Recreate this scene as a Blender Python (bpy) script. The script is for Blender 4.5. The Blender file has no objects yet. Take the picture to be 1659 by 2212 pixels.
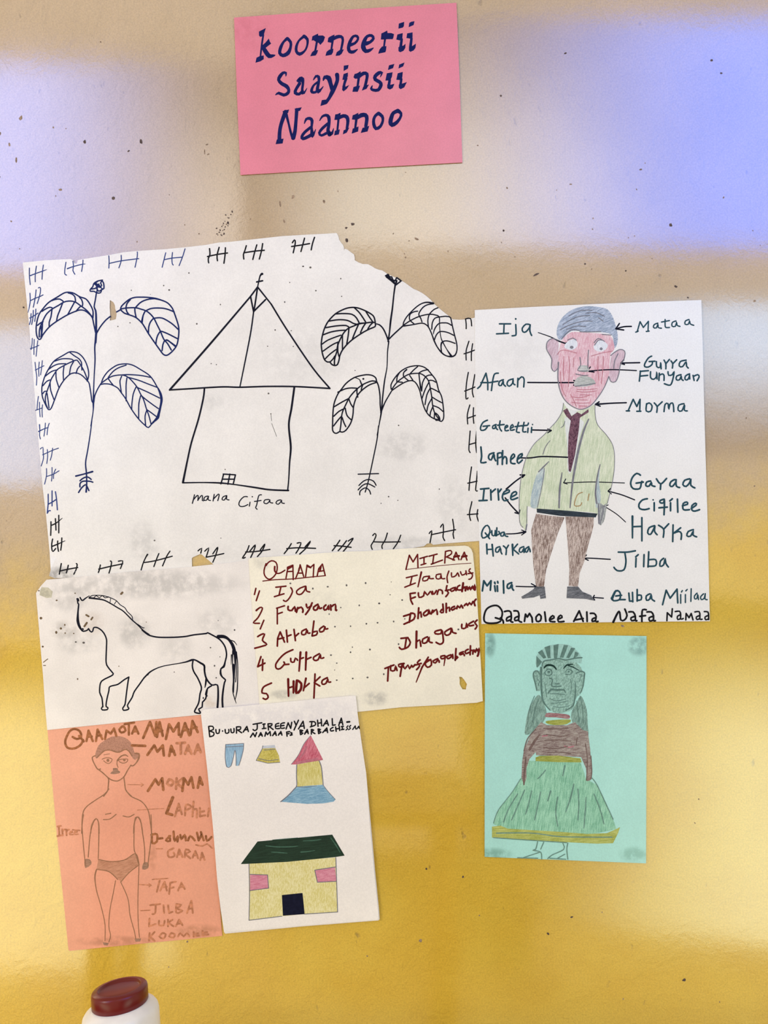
import bpy, bmesh, math, random
from mathutils import Vector, Matrix
random.seed(7)
S = bpy.context.scene
COL = S.collection

# ------------------------------------------------------------------ scale
K = 0.00061                       # metres on the wall per photo pixel
LENS = 28.0
D = 2212 * K * LENS / 36.0        # camera distance from the wall
ZC = 1.65                         # camera height

def P(px, py, off=0.0):
    """photo pixel -> world point lying `off` metres in front of the wall"""
    f = (D - off) / D
    return Vector(((px - 829.5) * K * f, -off, ZC - (py - 1106) * K * f))

def lin(c):
    return tuple((v / 255 / 12.92) if v / 255 <= 0.04045 else ((v / 255 + 0.055) / 1.055) ** 2.4 for v in c)

# ------------------------------------------------------------------ camera
cam = bpy.data.cameras.new('camera')
cam.sensor_fit = 'VERTICAL'; cam.sensor_height = 36.0; cam.lens = LENS
co = bpy.data.objects.new('camera', cam); COL.objects.link(co)
co.location = (0, -D, ZC); co.rotation_euler = (math.radians(90), 0, 0)
S.camera = co

# ------------------------------------------------------------------ light
S.view_settings.view_transform = 'Standard'
S.view_settings.look = 'None'
S.view_settings.gamma = 1.0
S.view_settings.use_curve_mapping = False
S.view_settings.exposure = 0.52
w = bpy.data.worlds.new('world'); S.world = w; w.use_nodes = True
bg = w.node_tree.nodes['Background']
KEY = 300.0
bg.inputs[0].default_value = (1.0, 0.84, 0.60, 1); bg.inputs[1].default_value = 0.60

def area(name, loc, target, sx, sy, col, power, spread=180):
    l = bpy.data.lights.new(name, 'AREA'); l.shape = 'RECTANGLE'; l.size = sx; l.size_y = sy
    l.color = col; l.energy = power; l.spread = math.radians(spread)
    o = bpy.data.objects.new(name, l); COL.objects.link(o); o.location = loc
    d = Vector(target) - Vector(loc)
    o.rotation_euler = d.to_track_quat('-Z', 'Y').to_euler()
    return o

# daylit window panes in the wall opposite (behind the camera); the semi-gloss wall paint mirrors them
def window(n, x0, y0, x1, y1, layers, tilt=0.0, back=1.0):
    """glowing pane; bounds are where its mirror image falls on the painted wall (photo pixels).
    layers: (colour, [(axis, (p0, v0, p1, v1)), ...]) sky brightness across / down the pane"""
    f = (2 * D + back) / D
    yb = -(D + back)
    X = lambda p: (p - 829.5) * K * f
    Z = lambda p: ZC - (p - 1106) * K * f
    bm = bmesh.new()
    cx, cy = (x0 + x1) / 2, (y0 + y1) / 2
    vs = []
    for px, py in ((x0, y0), (x1, y0), (x1, y1), (x0, y1)):
        dx, dy = px - cx, py - cy
        py = cy + dy + dx * math.tan(tilt)
        vs.append(bm.verts.new((X(px), yb, Z(py))))
    fc = bm.faces.new(vs); fc.normal_update()
    if fc.normal.y < 0: fc.normal_flip()
    me = bpy.data.meshes.new('window_%d' % n); bm.to_mesh(me); bm.free()
    o = bpy.data.objects.new('window_%d' % n, me); COL.objects.link(o); o['kind'] = 'structure'
    m = bpy.data.materials.new('daylit_pane'); m.use_nodes = True; t = m.node_tree
    t.nodes.clear()
    out = t.nodes.new('ShaderNodeOutputMaterial')
    tc = t.nodes.new('ShaderNodeTexCoord'); sp = t.nodes.new('ShaderNodeSeparateXYZ')
    t.links.new(tc.outputs['Object'], sp.inputs[0])
    total = None
    for col, grads in layers:
        em = t.nodes.new('ShaderNodeEmission'); prev = None
        for ax, g in grads:
            F = X if ax == 'x' else Z
            r = t.nodes.new('ShaderNodeMapRange'); r.interpolation_type = 'SMOOTHSTEP'
            r.inputs['From Min'].default_value = F(g[0]); r.inputs['From Max'].default_value = F(g[2])
            r.inputs['To Min'].default_value = g[1]; r.inputs['To Max'].default_value = g[3]
            t.links.new(sp.outputs[0 if ax == 'x' else 2], r.inputs['Value'])
            if prev is None: prev = r.outputs['Result']
            else:
                q = t.nodes.new('ShaderNodeMath'); q.operation = 'MULTIPLY'
                t.links.new(prev, q.inputs[0]); t.links.new(r.outputs['Result'], q.inputs[1]); prev = q.outputs[0]
        em.inputs['Color'].default_value = (*col, 1)
        t.links.new(prev, em.inputs['Strength'])
        if total is None: total = em.outputs[0]
        else:
            ad = t.nodes.new('ShaderNodeAddShader'); t.links.new(total, ad.inputs[0]); t.links.new(em.outputs[0], ad.inputs[1]); total = ad.outputs[0]
    t.links.new(total, out.inputs[0])
    me.materials.append(m)
    return o
G_ = 0.8 / 0.14
def c3(r, g, b): return (r * G_, g * G_, b * G_)
window(1, 522, 40, 2300, 535, [(c3(.0, .14, .74), [('x', (860, 0.0, 1650, 1.0))]),
                               (c3(.30, .30, .28), [('x', (522, 0.0, 800, 1.0)), ('x', (1560, 0.0, 1000, 1.0)), ('y', (0, 0.0, 500, 1.0))])])
window(2, 1250, 655, 2300, 985, [(c3(.24, .37, .55), [('x', (1250, 0.15, 1600, 1.0)), ('y', (985, 0.0, 720, 1.0))])])
window(3, 1000, 1300, 2300, 2040, [(c3(.31, .34, .26), [('x', (1080, 0.0, 1690, 1.0)), ('y', (1300, 0.0, 1640, 1.0))])], math.radians(6), .75)
window(4, -800, 135, 520, 585, [(c3(.16, .25, .64), [('x', (520, 0.0, 0, 1.0))]), (c3(.22, .21, .20), [('x', (120, 0.0, 520, 1.0)), ('y', (120, 0.0, 500, 1.0))])])
window(5, -800, 710, 430, 1050, [(c3(.22, .31, .48), [('x', (430, 0.0, 20, 1.0))])])
window(6, -800, 1400, 385, 2095, [(c3(.30, .285, .19), [('x', (900, 0.0, -40, 1.0)), ('y', (1400, 0.0, 1620, 1.0))])], 0.0, .75)
window(7, 585, 1840, 1150, 2098, [(c3(.07, .055, .02), [('x', (1150, 0.0, 650, 1.0)), ('y', (1840, 0.0, 2020, 1.0))])], 0.0, .75)
# warm daylight from the open door far up on the left
area('door_light', (-5.0, -4.5, 3.4), (0.0, 0.0, ZC), 1.6, 2.0, (1.0, 0.82, 0.52), KEY)


# ------------------------------------------------------------------ materials
MAT = {}
class NT:
    def __init__(s, name):
        s.m = bpy.data.materials.new(name); s.m.use_nodes = True; s.t = s.m.node_tree
        s.b = s.t.nodes['Principled BSDF']
        s.tc = s.t.nodes.new('ShaderNodeTexCoord')
    def n(s, k, **kw):
        x = s.t.nodes.new(k)
        for a, v in kw.items():
            setattr(x, a, v)
        return x
    def l(s, a, b): s.t.links.new(a, b)
    def noise(s, scale, detail=2, rough=0.5, vec=None, dist=0.0):
        x = s.n('ShaderNodeTexNoise'); x.inputs['Scale'].default_value = scale
        x.inputs['Detail'].default_value = detail; x.inputs['Roughness'].default_value = rough
        x.inputs['Distortion'].default_value = dist
        s.l(vec or s.tc.outputs['Object'], x.inputs['Vector']); return x.outputs['Fac']
    def ramp(s, fac, a, b, lo=0.0, hi=1.0, smooth=True):
        x = s.n('ShaderNodeMapRange'); x.interpolation_type = 'SMOOTHSTEP' if smooth else 'LINEAR'
        x.inputs['From Min'].default_value = a; x.inputs['From Max'].default_value = b
        x.inputs['To Min'].default_value = lo; x.inputs['To Max'].default_value = hi
        s.l(fac, x.inputs['Value']); return x.outputs['Result']
    def math(s, op, a, b):
        x = s.n('ShaderNodeMath', operation=op)
        for i, v in enumerate((a, b)):
            if isinstance(v, (int, float)): x.inputs[i].default_value = v
            else: s.l(v, x.inputs[i])
        return x.outputs[0]
    def mix(s, fac, a, b, mode='MIX'):
        x = s.n('ShaderNodeMix', data_type='RGBA', blend_type=mode)
        if isinstance(fac, (int, float)): x.inputs[0].default_value = fac
        else: s.l(fac, x.inputs[0])
        for i, v in ((6, a), (7, b)):
            if isinstance(v, tuple): x.inputs[i].default_value = (*v[:3], 1)
            else: s.l(v, x.inputs[i])
        return x.outputs[2]
    def bump(s, h, strength, dist):
        x = s.n('ShaderNodeBump'); x.inputs['Strength'].default_value = strength
        x.inputs['Distance'].default_value = dist
        s.l(h, x.inputs['Height']); s.l(x.outputs[0], s.b.inputs['Normal'])

def ink(name, rgb, rough=0.5, vary=0.12):
    t = NT(name); c = lin(rgb)
    f = t.noise(220, 2)
    col = t.mix(t.ramp(f, 0.35, 0.7), tuple(v * (1 - vary) for v in c), tuple(min(1, v * (1 + vary) + 0.002) for v in c))
    t.l(col, t.b.inputs['Base Color']); t.b.inputs['Roughness'].default_value = rough
    t.b.inputs['Specular IOR Level'].default_value = 0.12
    MAT[name] = t.m

def pencil(name, dark, light, ang=0.0, lo=0.36, hi=0.64, fine=900, along=110, rough=0.6):
    """colour-pencil hatching: grain of two tones drawn out along the stroke direction"""
    t = NT(name)
    mp = t.n('ShaderNodeMapping'); mp.vector_type = 'TEXTURE'; mp.inputs['Rotation'].default_value = (0, math.radians(ang), 0)
    mp.inputs['Scale'].default_value = (1 / fine, 1, 1 / along)
    t.l(t.tc.outputs['Object'], mp.inputs['Vector'])
    a = t.noise(1.0, 3, 0.6, mp.outputs[0], 0.4)
    b = t.noise(60, 2)
    g = t.noise(900, 1)
    f = t.math('ADD', t.math('MULTIPLY', a, 0.62), t.math('ADD', t.math('MULTIPLY', b, 0.2), t.math('MULTIPLY', g, 0.18)))
    col = t.mix(t.ramp(f, lo, hi), lin(dark), lin(light))
    t.l(col, t.b.inputs['Base Color']); t.b.inputs['Roughness'].default_value = rough
    t.b.inputs['Specular IOR Level'].default_value = 0.3
    MAT[name] = t.m

def paper(name, rgb, stains=(), mott=0.05, origin=None, grain=0.05):
    """matt paper: soft mottling, grain and a list of smudges (px, py, rx, ry, strength, colour)"""
    t = NT(name); c = lin(rgb)
    f = t.noise(14, 3, 0.6)
    col = t.mix(t.ramp(f, 0.3, 0.72), tuple(v * (1 - mott) for v in c), tuple(min(1, v * (1 + mott * .6)) for v in c))
    g = t.noise(520, 2, 0.7)
    col = t.mix(1.0, col, t.mix(t.ramp(g, 0.3, 0.7), (1 - grain,) * 3, (1 + grain * .5,) * 3), 'MULTIPLY')
    if stains:
        sep = t.n('ShaderNodeSeparateXYZ'); t.l(t.tc.outputs['Object'], sep.inputs[0])
        n1 = t.noise(70, 4, 0.65)
        nr = t.ramp(n1, 0.3, 0.62)
        for (px, py, rx, ry, st, sc) in stains:
            q = P(px, py) - origin
            dx = t.math('MULTIPLY', t.math('SUBTRACT', sep.outputs[0], q.x), 1 / (rx * K))
            dz = t.math('MULTIPLY', t.math('SUBTRACT', sep.outputs[2], q.z), 1 / (ry * K))
            r2 = t.math('ADD', t.math('MULTIPLY', dx, dx), t.math('MULTIPLY', dz, dz))
            m = t.math('MULTIPLY', t.ramp(r2, 0.0, 1.0, st, 0.0), nr)
            col = t.mix(m, col, lin(sc))
    t.l(col, t.b.inputs['Base Color']); t.b.inputs['Roughness'].default_value = 0.27
    t.b.inputs['Specular IOR Level'].default_value = 0.75
    t.bump(t.noise(30, 4, 0.6), 0.25, 0.0012)
    MAT[name] = t.m
    return t.m

ink('navy_ink', (8, 20, 80)); ink('blue_pen', (14, 32, 88)); ink('black_pen', (8, 10, 28))
ink('black_ink', (16, 15, 20)); ink("teal_pen", (36, 72, 82)); ink('tally_pen', (48, 66, 124)); ink('red_ink', (104, 16, 14))
ink('grey_line', (122, 122, 128)); ink('red_line', (190, 118, 128)); ink('tan_line', (176, 142, 92))
ink('grime', (98, 92, 86)); ink('brown_chip', (112, 92, 66)); ink('tape', (196, 190, 164))
ink('girl_line', (112, 148, 132)); ink('girl_dark', (96, 128, 116)); ink('brow_pencil', (28, 56, 48))
ink('brown_line', (118, 98, 90)); ink('orange_line', (160, 116, 84)); ink('orange_crayon', (164, 104, 64), 0.6, 0.25)
ink('orange_faint', (202, 134, 96), 0.6, 0.2); ink('green_streak', (70, 104, 84)); ink('door_navy', (14, 18, 42))
pencil('hair_pencil', (126, 142, 160), (192, 202, 214), 62, fine=700)
pencil('skin_pencil', (210, 152, 162), (234, 210, 210), 6)
pencil('ear_pencil', (190, 158, 166), (222, 202, 206), 10)
pencil('eye_white', (206, 212, 214), (236, 238, 238), 0)
pencil('mouth_pencil', (150, 158, 148), (204, 204, 196), 90)
pencil('jacket_pencil', (184, 198, 160), (224, 228, 200), 8, along=60)
pencil('blue_shade_pencil', (150, 170, 176), (206, 216, 204), 14)
pencil('shirt_pencil', (208, 214, 204), (228, 230, 222), 0)
pencil('grey_pencil', (110, 116, 116), (190, 192, 184), 0)
pencil('tie_pencil', (62, 26, 44), (132, 92, 104), 0, fine=500, along=300)
pencil('belt_pencil', (18, 30, 38), (52, 64, 72), 84)
pencil('trouser_pencil', (112, 88, 76), (206, 190, 176), 6, lo=0.38, hi=0.6)
pencil('shoe_pencil', (66, 70, 74), (126, 128, 130), 70)
pencil('girl_hair', (96, 126, 114), (152, 188, 170), 14)
pencil('girl_face', (112, 148, 132), (166, 206, 188), 20, fine=600, along=260)
pencil('girl_cap', (142, 184, 170), (168, 210, 194), 0)
pencil('choker_red', (136, 82, 86), (178, 148, 142), 80)
pencil('olive_pencil', (136, 146, 48), (178, 182, 96), 88)
pencil('blouse_pencil', (116, 92, 88), (178, 170, 156), 84)
pencil('girl_skirt', (116, 176, 142), (170, 222, 188), 8, along=60)
pencil('hem_pencil', (152, 160, 66), (196, 202, 116), 86, along=60)
pencil('orange_hair', (166, 118, 94), (200, 146, 118), 20, fine=700, along=500)
pencil('orange_mouth', (140, 108, 84), (184, 138, 110), 80)
pencil('orange_briefs', (182, 124, 92), (214, 156, 122), 78)
pencil('trouser_blue', (126, 166, 190), (172, 204, 220), 0)
pencil('short_yellow', (180, 164, 62), (216, 202, 110), 20, fine=500, along=300)
pencil('band_grey', (184, 190, 196), (210, 214, 216), 80)
pencil('roof_red', (184, 72, 92), (222, 138, 148), 20, along=90)
pencil('wall_yellow', (198, 184, 88), (228, 218, 150), 0)
pencil('base_blue', (104, 152, 178), (158, 196, 210), 80)
pencil('cottage_yellow', (216, 204, 122), (238, 230, 176), 0, fine=600, along=200)
pencil('window_pink', (204, 116, 136), (226, 160, 172), 84)
pencil('cottage_green', (16, 40, 26), (34, 62, 44), 82, along=50)

# ------------------------------------------------------------------ colours
CREAM_A, CREAM_B = (184, 158, 119), (192, 166, 129)
YEL_A, YEL_B = (220, 178, 57), (226, 188, 68)
WALL_ROUGH = 0.10
PINK = (224, 126, 138)
WHITE_A = (236, 232, 222); WHITE_B = (238, 236, 228); WHITE_C = (240, 233, 222); WHITE_D = (246, 239, 214); WHITE_E = (248, 242, 231)
ORANGE = (241, 165, 132); TEAL = (176, 230, 214); LID = (104, 6, 6)
JAR_DEPTH = 0.66; JAR_TILT = (math.radians(-8), math.radians(-6), 0)
COAT_IOR = 2.2; BUMP = 0.0042

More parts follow.
